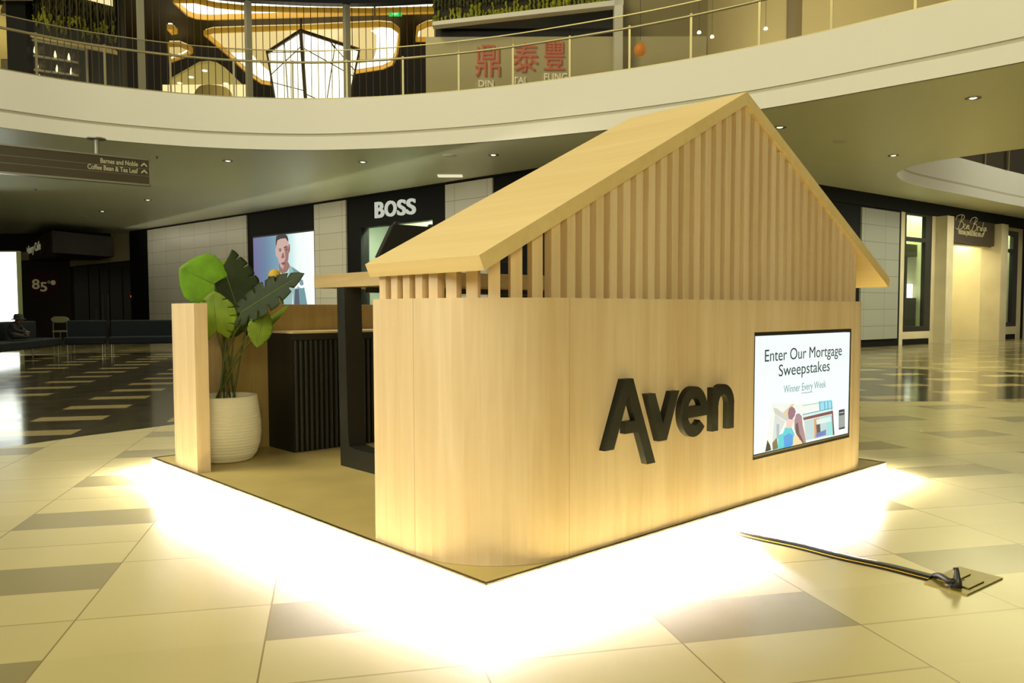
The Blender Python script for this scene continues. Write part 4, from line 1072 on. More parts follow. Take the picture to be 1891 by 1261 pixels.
# ------------------------------------------------------------------ left cafe front, deep in the side concourse
wb = sroot('wall_back', (2, 34, 0))
def plane_face(dep, px0, px1):
    A_ = at(px0, 573, dep); B_ = at(px1, 573, dep); d = B_-A_; d.z = 0; n = Vector((d.y, -d.x, 0)); n = n if n.dot(CAM-A_) > 0 else -n
    return Face((A_.x, A_.y, 0), d, n)
FC = plane_face(34.5, 0, 250)
M_dark = mat('dark_cafe_wall', (0.022, 0.019, 0.011), 0.6); M_brown = mat('brown_cafe_panel', (0.030, 0.022, 0.012), 0.6)
c = lambda px: FC.S(px)
wpart('cafe_wall', FC, M_dark, c(-260), c(330), 0, ZC, -0.4, 0, wb)
wpart('brown_panel', FC, M_brown, c(36), c(134), 0, FC.Z(90, 482), 0, 0.1, wb)
M_creamdim = mat('cream_header', (0.42, 0.36, 0.20), 0.6)
b = MB(); b.prism([FC.P(c(135), FC.Z(135, 492), 0.12), FC.P(c(252), FC.Z(252, 480), 0.12), FC.P(c(252), ZC, 0.12), FC.P(c(211), ZC, 0.12), FC.P(c(211), FC.Z(211, 470), 0.12), FC.P(c(135), FC.Z(135, 478), 0.12)], -FC.n*0.12); b.build('cream_header', M_creamdim, wb)
wpart('cream_band', FC, M_creamdim, c(36), c(211), FC.Z(100, 481), FC.Z(100, 466), 0.0, 0.3, wb)
d2 = sroot('door_2', FC.P(c(190), 0))
M_dgl = mat('dark_door_glass', (0.010, 0.011, 0.008), 0.12)
for a0, a1 in ((140, 166), (168, 186), (188, 204), (206, 228), (231, 250)):
    wpart('door_panel', FC, M_dgl, c(a0), c(a1), 0, FC.Z(190, 492), 0.02, 0.08, d2)
for a0, z0 in ((180, 570), (192, 545), (202, 545)):
    wpart('door_pull', FC, mat('door_pull_metal', (0.20, 0.19, 0.13), 0.3, 0.8), c(a0), c(a0+1.0), 0.4, FC.Z(192, z0), 0.08, 0.12, d2)
tag(wpart('indicator_light', FC, emis('red_light', (1.0, 0.05, 0.02), 1.5), c(244.5), c(247.5), FC.Z(246, 549), FC.Z(246, 545.5), 0.1, 0.14, None), 'tiny red indicator light on dark cafe doors', 'indicator light')
ps_ = thing('wall_poster', 'dim dark red square sign with large pale numerals on brown cafe wall', 'sign', FC.P(c(85), FC.Z(85, 540), 0.1))
wpart('panel', FC, mat('dark_red_panel', (0.050, 0.010, 0.008), 0.6), c(60), c(114), FC.Z(85, 546), FC.Z(85, 503), 0.10, 0.14, ps_)
M_85 = mat('dim_pale_print', lin(150, 140, 100), 0.6, emit=lin(120, 110, 78), es=0.45)
for ch, pa, pb, yb, yt in (('8', 64.5, 78.5, 534, 515.5), ('5', 79.5, 92, 538.5, 521)):
    tx = text(ch, 1.0, 0.01, 0.02); xs = [v.x for v in tx[0]]; ys = [v.y for v in tx[0]]
    kx = (c(pb)-c(pa))/(max(xs)-min(xs)); kz = (FC.Z(80, yt)-FC.Z(80, yb))/(max(ys)-min(ys))
    b = MB(); put_text(b, ([Vector(((v.x-min(xs))*kx, (v.y-min(ys))*kz, v.z)) for v in tx[0]], tx[1]), FC.P(c(pa), FC.Z(80, yb), 0.142), FC.d, (0, 0, 1), FC.n); b.build('numeral', M_85, ps_)
b = MB(); pcen = FC.P(c(103.5), FC.Z(103, 522), 0.142); r_ = (c(108)-c(99))/2
b.prism([pcen+FC.d*r_*math.cos(k*math.pi/10)+Vector((0, 0, r_*math.sin(k*math.pi/10))) for k in range(20)], FC.n*0.01); b.build('round_mark', M_85, ps_)
pcen = FC.P(c(95.5), FC.Z(95, 521), 0.142); r_ *= 0.45; b = MB()
b.tube([pcen+FC.d*r_*math.cos(k*math.pi/8)+Vector((0, 0, r_*math.sin(k*math.pi/8))) for k in range(17)], r_*0.25, 6); b.build('degree_ring', M_85, ps_)
# boxed canopy sign of the cafe
aw = thing('canopy_sign', 'dark boxed cafe canopy hung under ceiling, its patterned left face carrying pale lettering', 'sign', at(97, 450, 31))
k0, k1, k2 = at(97, 447, 29.5), at(210, 447, 32.0), at(35, 455, 36.5)
kz0, kz1 = at(97, 466, 29.5).z, at(97, 426, 29.5).z
v1 = (k1-k0); v1.z = 0; v2 = (k2-k0); v2.z = 0
b = MB(); b.prism([Vector((p.x, p.y, kz0)) for p in (k0, k1, k1+v2, k0+v2)], (0, 0, min(kz1, ZC)-kz0)); b.build('box', mat('canopy_dark', (0.016, 0.013, 0.008), 0.35), aw)
n2 = Vector((-v2.y, v2.x, 0)).normalized(); n2 = n2 if n2.dot(CAM-k0) > 0 else -n2
F2 = Face((k0.x, k0.y, 0), v2, n2)
b = MB(); F2.box(b, 0.05, v2.length-0.05, kz0+0.03, kz1-0.05, 0.0, 0.02); b.build('patterned_face', mat('canopy_pattern', (0.075, 0.060, 0.035), 0.6, noise=0.8, nscale=1.6), aw)
a0, a1 = F2.S(76, 450), F2.S(39, 450)
tx = text('85C Bakery Cafe', 0.5, 0.02, 0.006, align='LEFT'); k = abs(a1-a0)/width(tx)
b = MB(); put_text(b, ([Vector((v.x*k, v.y*0.95, v.z)) for v in tx[0]], tx[1]), F2.P(max(a0, a1), kz0+0.28, 0.022), -F2.d, (0, 0, 1), F2.n); b.build('lettering', mat('dim_sign_text', lin(190, 186, 150), 0.5, emit=lin(170, 166, 130), es=0.3), aw)

# lit directory totem and sofas
tot = thing('directory_totem', 'tall glowing white display totem at left edge behind the dark sofas', 'display', at(10, 640, 22.2))
TF = plane_face(22.4, -40, 33)
b = MB(); TF.box(b, TF.S(-120), TF.S(35), 0.0, TF.Z(20, 463), -0.18, -0.005); b.build('housing', mat('totem_edge', (0.20, 0.22, 0.10), 0.4), tot)
b = MB(); TF.box(b, TF.S(-116), TF.S(33), 0.08, TF.Z(20, 465.5), -0.004, 0.01); b.build('screen', emis('totem_glow', (0.92, 1.0, 0.90), 2.6), tot)
M_navy = mat('navy_upholstery', (0.0045, 0.0075, 0.0105), 0.75, spec=0.2, noise=0.15, nscale=6); M_chrome = mat('chrome_leg', (0.35, 0.34, 0.28), 0.3, 0.9)
def sofa(p0, p1, lab):
    p0, p1 = Vector(p0), Vector(p1); d = (p1-p0).normalized(); n = Vector((-d.y, d.x, 0)); n = n if n.y > 0 else -n; Ls = (p1-p0).length
    t = thing('sofa', lab, 'sofa', (p0+p1)/2, 'dark sofas in a row')
    b = MB(); b.obox(p0+Vector((0, 0, 0.25)), d*Ls, n*0.70, (0, 0, 0.19)); b.build('seat', M_navy, t, bevel=0.03)
    b = MB(); b.obox(p0+n*0.58+Vector((0, 0, 0.30)), d*Ls, n*0.2, (0, 0, 0.56)); b.build('backrest', M_navy, t, bevel=0.03)
    for e in (0.06, Ls-0.06):
        for w in (0.08, 0.66):
            q = p0+d*e+n*w; b = MB(); b.tube([q, q+Vector((0, 0, 0.26))], 0.014, 8); b.build('leg', M_chrome, t)
    return t, d, n
s1b = on_z(116, 656); s1a = at(-60, 573, 15.2); s1a.z = 0; s1a = s1b+(s1a-s1b)*1.0
s2a = on_z(119, 655.5); s2b = on_z(194, 654); s3a = on_z(201, 654); dd = (s2b-s2a).normalized()
_, d1_, n1_ = sofa(s1a, s1b, 'angled dark navy sofa at far left, a person sitting on it')
sofa(s2a, s2b, 'short dark navy sofa section in the middle of the row')
sofa(s3a, s3a+dd*2.4, 'dark navy sofa at right end of row, behind the timber post')
ch = thing('cafe_chair', 'pale rounded chair back showing above the sofa row at left', 'chair', at(110, 620, 26))
cp = at(109, 590, 25.5); b = MB()
cc_ = []
for k in range(25):
    a = 2*math.pi*k/24; cc_.append(cp+RT*(0.30*math.cos(a)*(1 if math.cos(a) > 0 else 0.9))+Vector((0, 0, 0.115*math.sin(a) if abs(math.sin(a)) < 0.9 else 0.1*math.copysign(1, math.sin(a)))))
dq = Vector((FW.x, FW.y, 0)).normalized()
b.prism(cc_[:-1], dq*0.06); b.build('backrest', mat('pale_chair', (0.22, 0.22, 0.13), 0.5), ch, bevel=0.015)
b = MB(); b.obox(cp-RT*0.24+Vector((0, 0, -(cp.z-0.44)))+dq*0.02, RT*0.48, dq*0.45, (0, 0, 0.05)); b.build('seat', mat('pale_chair', (0.22, 0.22, 0.13), 0.5), ch)
for e in (-0.22, 0.22):
    for w in (0.05, 0.44):
        q = cp+RT*e+dq*w; b = MB(); b.tube([(q.x, q.y, 0), (q.x, q.y, 0.46 if w > 0.1 else cp.z)], 0.015, 6); b.build('leg', M_chrome, ch)

# ------------------------------------------------------------------ people
def skin_body(name, verts, edges, radii, m, parent, root=0, sub=2):
    me = bpy.data.meshes.new(name); me.from_pydata([tuple(v) for v in verts], edges, []); me.materials.append(m)
    o = bpy.data.objects.new(name, me); COL.objects.link(o); o.parent = parent; o.matrix_parent_inverse = Matrix.Translation(parent.location).inverted()
    sk = o.modifiers.new('skin', 'SKIN'); sk.use_smooth_shade = True
    for i, r in enumerate(radii):
        sv = me.skin_vertices[0].data[i]; sv.radius = (r, r) if not isinstance(r, tuple) else r; sv.use_root = (i == root)
    sb = o.modifiers.new('sub', 'SUBSURF'); sb.levels = sub; sb.render_levels = sub
    return o
def head(parent, c, f, m, r=0.098):
    """ovoid head with nose, ears, brow and mouth; f is where the face looks"""
    f = Vector(f).normalized(); up = Vector((0, 0, 1)); up = (up-f*up.dot(f)).normalized(); s = f.cross(up)
    b = MB(); rows = 14; seg = 20; vs = []; fs = []
    for i in range(rows+1):
        ph = math.pi*i/rows; z = math.cos(ph)*1.22; rr = math.sin(ph)
        for k in range(seg):
            a = 2*math.pi*k/seg; x, y = rr*math.cos(a)*0.80, rr*math.sin(a)
            if z < -0.2: x *= 1+0.25*(z+0.2); y = y*(1+0.22*(z+0.2))+(0.10 if y > 0 else 0)*(-z-0.2)
            if y > 0 and abs(x) < 0.16 and -0.45 < z < 0.1: y += 0.20*(1-abs(x)/0.16)*(1-abs(z+0.3)/0.4 if abs(z+0.3) < 0.4 else 0)
            if y > 0 and abs(abs(x)-0.3) < 0.14 and abs(z-0.05) < 0.16: y -= 0.07
            vs.append(c+s*x*r+f*y*r+up*z*r)
    for i in range(rows):
        for k in range(seg): fs.append((i*seg+k, (i+1)*seg+k, (i+1)*seg+(k+1) % seg, i*seg+(k+1) % seg))
    b.add(vs, fs)
    for sd in (-1, 1):
        e = c+s*sd*r*0.80-f*r*0.02
        b.tube([e+up*r*0.25-f*r*0.05, e+up*r*0.28+s*sd*r*0.12, e+s*sd*r*0.16-f*r*0.1, e-up*r*0.3+s*sd*r*0.06], [r*0.07, r*0.13, r*0.13, r*0.06], 8)
    o = b.build('head', m, parent, smooth=True)
    return o, f, s, up
def hand(parent, wr_, d, n, m, L=0.18, curl=0.35):
    d, n = Vector(d).normalized(), Vector(n).normalized(); s = d.cross(n).normalized(); V = [wr_, wr_+d*L*0.28, wr_+d*L*0.5]; E_ = [(0, 1), (1, 2)]; R_ = [0.024, 0.030, 0.030]
    for k, (o_, ln) in enumerate(((-0.030, 0.36), (-0.010, 0.43), (0.010, 0.46), (0.028, 0.38))):
        i = len(V); b0 = wr_+d*L*0.52+s*o_
        V += [b0, b0+d*L*ln*0.5+n*L*0.06*curl, b0+d*L*ln*0.92+n*L*0.30*curl]; E_ += [(2, i), (i, i+1), (i+1, i+2)]; R_ += [0.010, 0.009, 0.0075]
    i = len(V); V += [wr_+d*L*0.3-s*0.042, wr_+d*L*0.55-s*0.062+n*0.012]; E_ += [(1, i), (i, i+1)]; R_ += [0.011, 0.009]
    return skin_body('hand', V, E_, R_, m, parent, 0, 1)
def add(base, R, F, U):
    return lambda x, y, z: base+R*x+F*y+U*z
Z3 = Vector((0, 0, 1))
M_skin = mat('skin_brown', lin(120, 78, 52), 0.5); M_jacket = mat('khaki_jacket', lin(104, 96, 62), 0.8, noise=0.1, nscale=20); M_jean = mat('dark_jeans', lin(40, 42, 50), 0.8); M_hairm = mat('black_hair', (0.012, 0.010, 0.008), 0.6); M_yc = mat('yellow_cap', (0.72, 0.48, 0.06), 0.7)
# standing visitor in a yellow cap, seen from behind
base = at(505, 573, 13.7); base.z = 0
man = thing('person', 'person in a yellow cap standing beyond the plant, seen from behind before lit poster', 'person', base)
Fm = (Vector((FW.x, FW.y, 0)).normalized()*0.72+RT*0.70); Fm.z = 0; Fm.normalize(); Rm = Vector((Fm.y, -Fm.x, 0))
g = add(base, Rm, Fm, Z3)
V = [g(0,0,0.95), g(0,-0.01,1.12), g(0,0,1.30), g(0,0.0,1.44), g(0,0.01,1.52),
     g(0.10,0,1.43), g(0.20,0,1.40), g(0.25,0.0,1.12), g(0.235,0.11,0.90), g(-0.10,0,1.43), g(-0.20,0,1.40), g(-0.25,0.0,1.12), g(-0.235,0.11,0.90)]
jk = skin_body('jacket', V, [(0,1),(1,2),(2,3),(3,4),(3,5),(5,6),(6,7),(7,8),(3,9),(9,10),(10,11),(11,12)],
    [(0.16,0.12),(0.15,0.115),(0.17,0.12),(0.11,0.09),0.058,0.085,0.068,0.055,0.045,0.085,0.068,0.055,0.045], M_jacket, man)
V = [g(0,0,0.96), g(0.09,0,0.90), g(0.10,0.03,0.50), g(0.10,-0.01,0.10), g(-0.09,0,0.90), g(-0.11,0.0,0.50), g(-0.11,-0.03,0.10)]
skin_body('trousers', V, [(0,1),(1,2),(2,3),(0,4),(4,5),(5,6)], [0.13,0.10,0.070,0.055,0.10,0.070,0.055], M_jean, man)
for sx3, y in ((0.10, 0.0), (-0.11, -0.02)):
    skin_body('shoe', [g(sx3, y-0.05, 0.045), g(sx3, y+0.08, 0.042), g(sx3, y+0.19, 0.034)], [(0, 1), (1, 2)], [0.045, 0.045, 0.032], mat('white_trainer', (0.6, 0.6, 0.56), 0.6), man)
skin_body('neck', [g(0,0.01,1.47), g(0,0.015,1.62)], [(0,1)], [0.055,0.052], M_skin, man)
hd_, f_, s_2, u_ = head(man, g(0, 0.03, 1.665), Fm-Vector((0, 0, 0.12)), M_skin)
hand(man, g(0.235,0.12,0.88), (Fm*0.25-Z3), -Rm, M_skin); hand(man, g(-0.235,0.12,0.88), (Fm*0.25-Z3), Rm, M_skin)
hc = g(0, 0.03, 1.665); r = 0.104
b = MB(); vs = []; seg = 22; rows = 7
for i in range(rows+1):
    ph = (math.pi*0.56)*i/rows
    for k in range(seg):
        a = 2*math.pi*k/seg; vs.append(hc+s_2*(math.sin(ph)*math.cos(a)*r*0.86)+f_*(math.sin(ph)*math.sin(a)*r*1.06)+u_*(math.cos(ph)*r*1.18+0.012))
b.add(vs, [(i*seg+k, (i+1)*seg+k, (i+1)*seg+(k+1) % seg, i*seg+(k+1) % seg) for i in range(rows) for k in range(seg)])
cap = b.build('cap', M_yc, man, smooth=True, label='yellow baseball cap'); so = cap.modifiers.new('t', 'SOLIDIFY'); so.thickness = 0.004
b = MB(); A_ = []; B_ = []
for k in range(13):
    a = math.radians(25+130*k/12); p = hc+s_2*math.cos(a)*r*0.86+f_*math.sin(a)*r*1.05+u_*0.012
    A_.append(p); B_.append(hc+s_2*math.cos(a)*r*0.80+f_*(math.sin(a)*r*1.0+0.075*math.sin(a)**0.7)+u_*(-0.004))
b.strip(A_, B_); br_ = b.build('brim', M_yc, cap, smooth=True); so = br_.modifiers.new('t', 'SOLIDIFY'); so.thickness = 0.004
b = MB(); vs = []
for i in range(5):
    ph = math.pi*(0.50+0.22*i/4)
    for k in range(15):
        a = math.radians(185+170*k/14); vs.append(hc+s_2*(math.sin(ph)*math.cos(a)*r*0.84)+f_*(math.sin(ph)*math.sin(a)*r*1.02)+u_*(math.cos(ph)*r*1.1))
b.add(vs, [(i*15+k, (i+1)*15+k, (i+1)*15+k+1, i*15+k+1) for i in range(4) for k in range(14)])
ho = b.build('hair', M_hairm, man, smooth=True); so = ho.modifiers.new('t', 'SOLIDIFY'); so.thickness = 0.008
# small dark figure cross-legged on the left sofa
tt = (s1b-s1a).normalized(); pp = at(88, 610, 18.3); ss = (Vector((pp.x, pp.y, 0))-s1a).dot(tt); base = s1a+tt*ss+n1_*0.34; base.z = 0.47
kid = thing('person', 'person in dark clothes and dark hat sitting cross-legged and hunched on left sofa', 'person', base)
Fk = -n1_; Rk = Vector((Fk.y, -Fk.x, 0)); g = add(base, Rk, Fk, Z3)
M_dkc = mat('dark_clothes', (0.007, 0.007, 0.006), 0.8); M_dsk = mat('skin_shaded', lin(90, 74, 54), 0.6)
V = [g(0,-0.10,0.09), g(0,-0.08,0.22), g(0,-0.01,0.34), g(0,0.02,0.39), g(0.13,0.0,0.33), g(0.20,0.06,0.20), g(0.07,0.20,0.16), g(-0.13,0.0,0.33), g(-0.20,0.06,0.20), g(-0.05,0.20,0.16),
     g(0.12,-0.02,0.08), g(0.38,0.10,0.09), g(0.10,0.20,0.06), g(-0.12,-0.02,0.08), g(-0.36,0.10,0.09), g(-0.08,0.17,0.06)]
skin_body('body', V, [(0,1),(1,2),(2,3),(2,4),(4,5),(5,6),(2,7),(7,8),(8,9),(0,10),(10,11),(11,12),(0,13),(13,14),(14,15)],
    [0.13,0.12,0.10,0.05,0.06,0.05,0.035,0.06,0.05,0.035,0.09,0.075,0.05,0.09,0.075,0.05], M_dkc, kid)
head(kid, g(0,0.07,0.43), Fk-Vector((0,0,0.45)), M_dsk, 0.088)
hand(kid, g(0.07,0.20,0.16), (-Rk*0.8+Fk*0.4), -Z3, M_dsk, 0.15); hand(kid, g(-0.05,0.20,0.16), (Rk*0.8+Fk*0.4), -Z3, M_dsk, 0.15)
b = MB(); b.lathe([(0.0, 0.085), (0.07, 0.08), (0.098, 0.04), (0.102, -0.02), (0.16, -0.045), (0.158, -0.05), (0.10, -0.03)], g(0,0.06,0.49), 24); b.build('hat', M_dkc, kid, smooth=True)
for sx3 in (-0.09, 0.10): skin_body('shoe', [g(sx3, 0.17, 0.045), g(sx3*0.2, 0.24, 0.05)], [(0, 1)], [0.04, 0.035], M_dkc, kid)

# ------------------------------------------------------------------ upper floor: restaurant front behind the railing
wu = sroot('wall_upper', at(560, 120, 22))
OF = off(EP, 4.6)
def edge_at(px, P):
    best = None
    for i in range(len(P)):
        a, c_ = P[i], P[(i+1) % len(P)]
        xs = []
        for p in (a, c_):
            v = Vector((p.x, p.y, ZT))-CAM; z = v.dot(FW); xs.append(IW/2+FPX*v.dot(RT)/z if z > 3 else None)
        if None in xs: continue
        if min(xs) <= px <= max(xs) and abs(xs[1]-xs[0]) > 1e-6:
            return a.lerp(c_, (px-xs[0])/(xs[1]-xs[0]))
    return None
UPX = [-30+8*k for k in range(int(860/8)+1)]
UP_ = [edge_at(px, OF) for px in UPX if edge_at(px, OF) is not None]
ZH = 9.02
b = MB(); ribbon(b, [Vector((p.x, p.y, ZH)) for p in UP_ if True], 0.25, 2.2); b.build('dark_header', mat('black_header_upper', (0.006, 0.006, 0.005), 0.6), wu)
M_bwall = mat('dark_brown_slats', (0.040, 0.024, 0.008), 0.6, noise=0.3, nscale=3)
FU = plane_face(33.0, 60, 806)
wpart('back_wall', FU, M_bwall, FU.S(-80), FU.S(860), ZT, 12.0, -0.3, 0.0, wu)
ZR = 9.06
cl = [at(px, 120, 19.0) for px in (60, 815)]+[at(px, 120, 34.0) for px in (860, -80)]
b = MB(); b.prism([(p.x, p.y, ZR+0.5) for p in cl], (0, 0, 0.1)); ob = b.build('restaurant_ceiling', mat('dark_brown_ceiling', (0.028, 0.017, 0.006), 0.6), wu)
M_amber = mat('amber_rim', (0.50, 0.29, 0.035), 0.5, emit=(0.50, 0.27, 0.02), es=0.38)
M_cove = emis('cove_glow', (1.0, 0.76, 0.30), 0.85); M_coveb = emis('cove_bright', (1.0, 0.93, 0.70), 2.6)
def cove(pts, lab, strip_edges, inner=True):
    """lit ceiling recess: amber rim, glowing panel, brighter strip just inside the rim"""
    P_ = [on_z(x, y, ZR) for x, y in pts]; cen = sum(P_, Vector((0, 0, 0)))/len(P_)
    t = thing('ceiling_cove_light', lab, 'ceiling light', (cen.x, cen.y, ZR), None)
    b = MB(); n = len(P_); b.strip(P_, [p+Vector((0, 0, 0.14)) for p in P_], closed=True); o = b.build('rim', M_amber, t); so = o.modifiers.new('t', 'SOLIDIFY'); so.thickness = 0.06; so.offset = 1
    b = MB(); b.prism([p+Vector((0, 0, 0.14)) for p in P_], (0, 0, 0.05)); b.build('glow_panel', M_cove if inner else M_coveb, t)
    if strip_edges:
        for i0, i1 in strip_edges:
            A_ = P_[i0:i1+1]; B_ = [p+(cen-p)*0.24 for p in A_]
            b = MB(); b.strip([p+(cen-p)*0.01+Vector((0, 0, 0.125)) for p in A_], [p+Vector((0, 0, 0.13)) for p in B_]); b.build('glow_strip', M_coveb, t)
    return t
cove([(380,66),(395,62),(480,59),(560,57),(640,53),(700,50),(722,52),(736,62),(732,100),(724,120),(706,128),(650,137),(600,146),(540,154),(503,158),(484,155),(462,140),(425,105)], 'largest glowing ceiling recess, behind the lantern, upstairs in restaurant', [(6, 17), (17, 18)])
cove([(318,5),(345,30),(362,36),(385,38),(460,36),(560,33),(640,30),(690,29),(690,24.5),(640,24),(560,23),(462,20),(400,14),(360,5)], 'long thin glowing ceiling recess directly under the black band upstairs', None, False)
cove([(694,29),(806,26),(806,21),(694,24)], 'thin bright ceiling strip beside the green exit sign upstairs', None, False)
cove([(313,87),(332,87),(352,95),(353,98),(340,106),(313,117)], 'small wedge-shaped ceiling glow left of the big ceiling recess upstairs', [(3, 5)])
cove([(770,77),(773,58),(790,50),(808,48),(808,77)], 'small glowing ceiling recess at right end of restaurant, beside plant wall', [(0, 1)])
cove([(311,55),(317,55),(324,62),(318,64)], 'tiny bright triangular ceiling glow at upper left of restaurant', None, False)
# far lower ceiling with spots and a back wall, both with lit look as emission
lowP = [(313,150),(345,132),(368,119),(385,117),(400,120),(416,130),(445,158),(466,180),(313,180)]
zl = 8.35; P_ = [on_z(x, y, zl) for x, y in lowP[:7]]+[on_z(462, 172, zl), on_z(313, 166, zl)]
b = MB(); b.prism(P_, (0, 0, 0.08)); struct(b.build('ceiling_upper', mat('beige_ceiling_glow', (0.10, 0.08, 0.03), 0.6, emit=(0.33, 0.26, 0.055), es=1.0)))  # lit look of this ceiling is emission set in its material
for x, y, lab in ((378, 130, 'topmost'), (353, 142, 'second from top'), (332, 153, 'lowest left'), (417, 154, 'right-hand')):
    p = on_z(x, y, zl); b = MB(); b.lathe([(0, -0.03), (0.07, -0.025), (0.08, 0)], p, 14); tag(b.build('spot_lamp', emis('spot_glow', (1, 0.9, 0.55), 3.0), smooth=True), '%s small round spot on the beige ceiling seen upstairs through glass' % lab, 'ceiling light', 'spots on the beige upstairs ceiling')
fw_ = plane_face(26.3, 313, 470)
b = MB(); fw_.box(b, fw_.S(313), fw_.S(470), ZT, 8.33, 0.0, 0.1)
tag(b.build('lit_wall_panel', emis('lit_wall_glow', (1.0, 0.84, 0.42), 1.4)), 'long lit wall panel, its light painted as glow, low behind the upstairs railing, left of lantern', 'lit wall panel')  # lit wall whose brightness is emission in its colour
b = MB(); px_ = at(395, 178, 23.9); b.lathe([(0.0,1.0),(0.42,0.95),(0.5,0.85),(0.75,0.2),(0.95,-1.2),(0.95,-2.3)], px_+Vector((0,0,-0.72)), 20)
tag(b.build('lamp_shade', mat('woven_shade', (0.34, 0.26, 0.08), 0.7, emit=(0.34, 0.25, 0.06), es=0.25), smooth=True), 'wide woven conical shade upstairs, in front of glowing wall', 'lamp')
# pendant lantern
lan = thing('pendant_lantern', 'huge faceted glowing lantern with dark frame hanging upstairs behind the railing', 'lantern', at(565, 120, 23))
def LP(x, y, d): return at(x, y, d)
ap = LP(556, 57, 22.6); lf = LP(494, 98, 23.3); fr = LP(565, 240, 22.3); rf = LP(664, 93, 23.6); bk = LP(590, 82, 25.0)
apx = LP(556, 58, 22.4); lb = LP(528, 300, 23.2); rb = LP(622, 300, 23.4); fb_ = LP(573, 300, 22.5); bb = LP(590, 300, 24.5)
M_lg = emis('lantern_glow', (1.0, 0.93, 0.66), 2.6); M_lf = mat('lantern_frame', (0.035, 0.02, 0.006), 0.5)
for quad in ([apx, lf, lb, fb_], [apx, fb_, rb, rf], [rf, rb, bb, bk], [bk, bb, lb, lf], [apx, rf, bk, lf], [lb, bb, rb, fb_]):
    b = MB(); b.add(quad, [(0, 1, 2, 3)]); b.build('glass_facet', M_lg, lan)
def bar(p, q, r=0.035):
    b = MB(); o = -FW*0.04; b.tube([p+o, q+o], r, 6); b.build('frame_bar', M_lf, lan)
bar(apx, lf, 0.055); bar(apx, rf, 0.055); bar(apx, fb_, 0.05); bar(lf, lb, 0.03); bar(rf, rb, 0.03)
def onf(x, y, tri): return on_plane(x, y, tri[0], (tri[1]-tri[0]).cross(tri[2]-tri[0]))
Lf = (apx, lf, fb_); Rf_ = (apx, rf, fb_)
S_ = lambda X, Y: (480+X/5.562, Y/5.562)
for f_3, a, c_ in ((Lf,(75,540),(440,540)),(Lf,(430,480),(125,765)),(Lf,(255,440),(295,1050)),(Lf,(130,850),(455,935)),(Rf_,(460,505),(985,800)),(Rf_,(715,420),(985,740)),(Rf_,(780,440),(690,1040)),(Rf_,(485,975),(640,1045)),(Rf_,(770,500),(715,420))):
    bar(onf(*S_(*a), f_3), onf(*S_(*c_), f_3), 0.014)
b = MB(); b.tube([apx, Vector((apx.x, apx.y, ZR+0.5))], 0.03, 8); b.build('hanging_rod', M_lf, lan)
# mullions, hanging rod screen, exit sign
rs_ = thing('rod_screen', 'curtain of fine hanging metal rods along upstairs restaurant front', 'screen', at(450, 120, 21))
k = 0; px = 86.0
M_rod = mat('bronze_rod', (0.16, 0.12, 0.045), 0.4, 0.5)
OR = off(EP, 4.75)
while px < 806:
    if all(abs(px-m_) > 5 for m_ in (265, 462, 643)):
        p = edge_at(px, OR); b = MB(); b.tube([(p.x, p.y, ZT), (p.x, p.y, ZH)], 0.010, 5, cap=False); b.build('rod', M_rod, rs_)
    px += 12.6
for px, lab in ((265, 'left'), (462.5, 'middle'), (643, 'right')):
    p = edge_at(px, OF); b = MB(); b.box((p.x-0.07, p.y-0.07, ZT), (p.x+0.07, p.y+0.07, ZH-0.005)); tag(b.build('mullion_post', M_greypost), '%s grey vertical post of the upstairs restaurant front' % lab, 'post', 'grey posts of the upstairs restaurant front')
ex = thing('exit_sign', 'small green lit exit sign under black band upstairs', 'exit sign', at(730, 25, 21.6))
e0 = at(718, 29, 21.6); b = MB(); b.obox(e0, RT*0.34, FW*0.05, UP*0.085); b.build('case', emis('exit_green', (0.02, 0.75, 0.12), 0.9), ex)
tx = text('EXIT', 0.075, 0.004, 0.002); b = MB(); put_text(b, tx, e0+RT*0.17+UP*0.018-FW*0.002, RT, UP, -FW); b.build('lettering', emis('exit_text', (0.5, 1, 0.6), 1.2), ex)

# left end: plant wall, menu display, beige bay
LW = plane_face(21.8, 45, 236)
wpart('black_panel', LW, M_blackwall, LW.S(45), LW.S(80), ZT, 9.6, -0.2, 0.35, wu); wpart('black_panel', LW, mat('black_green_wall', (0.012, 0.012, 0.005), 0.7), LW.S(78), LW.S(238), ZT, 9.6, -0.2, 0.0, wu)
wpart('beam', LW, M_plaster, LW.S(40), LW.S(95), LW.Z(70, 11), LW.Z(70, -6), 0.36, 0.6, wu)
pw1 = thing('hanging_plant_wall', 'dark wall of trailing yellow-green plants above the menu display, upper left', 'plant wall', LW.P(LW.S(150), 8.0, 0.1))
M_gr = mat('trailing_green', (0.22, 0.23, 0.008), 0.6, noise=0.5, nscale=4); M_gr2 = mat('trailing_dark', (0.045, 0.045, 0.006), 0.7, noise=0.5, nscale=4)
def trails(F, root, px0, px1, top, bot, step, zjit):
    px = px0
    while px < px1:
        yb = bot(px); z0 = F.Z(px, yb+random.uniform(-zjit, 0)); z1 = F.Z(px, top)
        w = random.uniform(0.03, 0.075); nseg = 9; a = F.S(px)
        for m, za, zb_ in ((M_gr2, z0+0.32, z1), (M_gr, z0, z0+0.34 if random.random() < 0.55 else z0+0.18)):
            b = MB()
            pts = [F.P(a+random.uniform(-0.02, 0.02), za+(zb_-za)*i/nseg, 0.05+random.uniform(0, 0.05)) for i in range(nseg+1)]
            b.tube(pts, [max(0.010, w*random.uniform(0.5, 1.0)*(0.35+0.65*min(1, 3*i/nseg))) for i in range(nseg+1)], 5)
            b.build('trailing_strand', m, root, smooth=True)
        px += step*random.uniform(0.7, 1.3)
trails(LW, pw1, 83, 232, -8, lambda x: 60+(x-83)*0.20, 5.2, 26)
